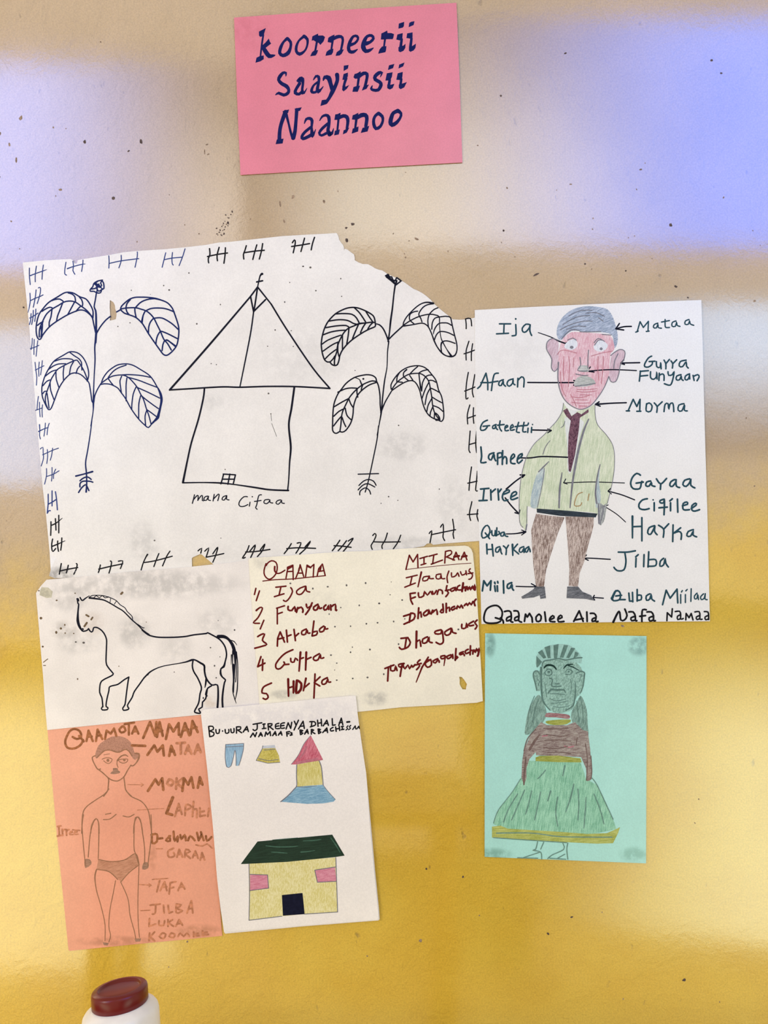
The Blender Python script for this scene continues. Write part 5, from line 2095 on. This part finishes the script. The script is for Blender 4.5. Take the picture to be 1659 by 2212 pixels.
sh = Sheet([(1048, 1368), (1220, 1371), (1396.6, 1374), (1396.5, 1620), (1395.5, 1865), (1220, 1858), (1046.8, 1851), (1047, 1610)], 0.0014)
r = thing('drawing_sheet', sh.org, 'turquoise paper with a girl in a long green skirt', 'drawing', G)
sheet_mesh(sh, paper('turquoise_paper', TEAL, [(1058, 1392, 16, 34, .8, (100, 140, 130)), (1380, 1395, 30, 26, .8, (100, 140, 134)), (1065, 1845, 50, 18, .7, (110, 160, 140)), (1370, 1845, 40, 22, .6, (120, 172, 152))], mott=.04, origin=sh.org), r)
build_parts(sh, r, TR['teal'])

# ------------------------------------------------------------------ jar (and the table it stands on, below the picture)
def lathe(prof, n=64):
    bm = bmesh.new(); rings = []
    for (rr, z) in prof:
        if rr < 1e-6: rings.append([bm.verts.new((0, 0, z))]); continue
        rings.append([bm.verts.new((rr * math.cos(a * 2 * math.pi / n), rr * math.sin(a * 2 * math.pi / n), z)) for a in range(n)])
    for a, b in zip(rings, rings[1:]):
        for i in range(n):
            j = (i + 1) % n
            if len(a) == 1: bm.faces.new((a[0], b[i], b[j]))
            elif len(b) == 1: bm.faces.new((a[i], a[j], b[0]))
            else: bm.faces.new((a[i], a[j], b[j], b[i]))
    bmesh.ops.recalc_face_normals(bm, faces=bm.faces)
    for f in bm.faces: f.smooth = True
    return bm

def plastic(name, rgb, rough, sss=0.0, spec=0.5):
    t = NT(name); c = lin(rgb)
    t.l(t.mix(t.ramp(t.noise(60, 3), .3, .7), tuple(v * .93 for v in c), tuple(min(1, v * 1.05) for v in c)), t.b.inputs['Base Color'])
    t.b.inputs['Roughness'].default_value = rough; t.b.inputs['Specular IOR Level'].default_value = spec
    return t.m
DJ = JAR_DEPTH                      # distance of the jar from the camera plane
kj = K * DJ / D
top = Vector(((258 - 829.5) * kj, -(D - DJ), ZC - (2133 - 1106) * kj))
RL = 58.5 * kj; HL = 33 * kj
jh = 0.135
r = thing('jar', (top.x, top.y, top.z - jh), 'white plastic jar with a dark red screw lid at the bottom left', 'jar')
RB = RL * 1.36
b = lathe([(0, 0), (RB - .003, 0), (RB, .003), (RB, jh - HL - .009), (RB - .0008, jh - HL - .0055), (RB - .0028, jh - HL - .0028), (RB - .006, jh - HL - .001), (RL + .001, jh - HL + .0004), (RL - .002, jh - HL), (RL - .002, jh - .004), (0, jh - .004)])
link('jar_body', b, [plastic('white_plastic', (238, 234, 222), 0.35)], r)
lid = lathe([(0, jh - .0018), (RL * .70, jh - .0018), (RL * .73, jh - .0014), (RL * .76, jh + .0002), (RL * .79, jh + .0004), (RL * .82, jh), (RL * .955, jh - .0004), (RL * .985, jh - .0012), (RL, jh - .003), (RL, jh - HL + .001), (RL - .0008, jh - HL), (RL - .0015, jh - HL)], 96)
link('screw_lid', lid, [plastic('red_plastic', LID, 0.3, 0, 0.45)], r)
r.rotation_euler = JAR_TILT
from mathutils import Euler
r.location = top - Euler(JAR_TILT).to_matrix() @ Vector((0, 0, jh))

tt = r.location.z - 0.0045
t = NT('table_wood'); mp = t.n('ShaderNodeMapping'); mp.inputs['Scale'].default_value = (6, 60, 60); t.l(t.tc.outputs['Object'], mp.inputs['Vector'])
t.l(t.mix(t.ramp(t.noise(1, 4, .6, mp.outputs[0]), .3, .7), lin((110, 78, 48)), lin((150, 112, 72))), t.b.inputs['Base Color']); t.b.inputs['Roughness'].default_value = 0.5
tb = thing('table', (-0.2, r.location.y - 0.05, 0), 'plain wooden table under the jar below the wall drawings', 'table')
bm = bmesh.new(); box(bm, -.35, -.13, tt - .025, .35, .10, tt); link('table_top', bm, [t.m], tb)
for sx in (-.31, .31):
    for sy in (-.10, .07):
        bm = bmesh.new(); box(bm, sx - .02, sy - .02, 0, sx + .02, sy + .02, tt - .025); link('leg', bm, [t.m], tb)
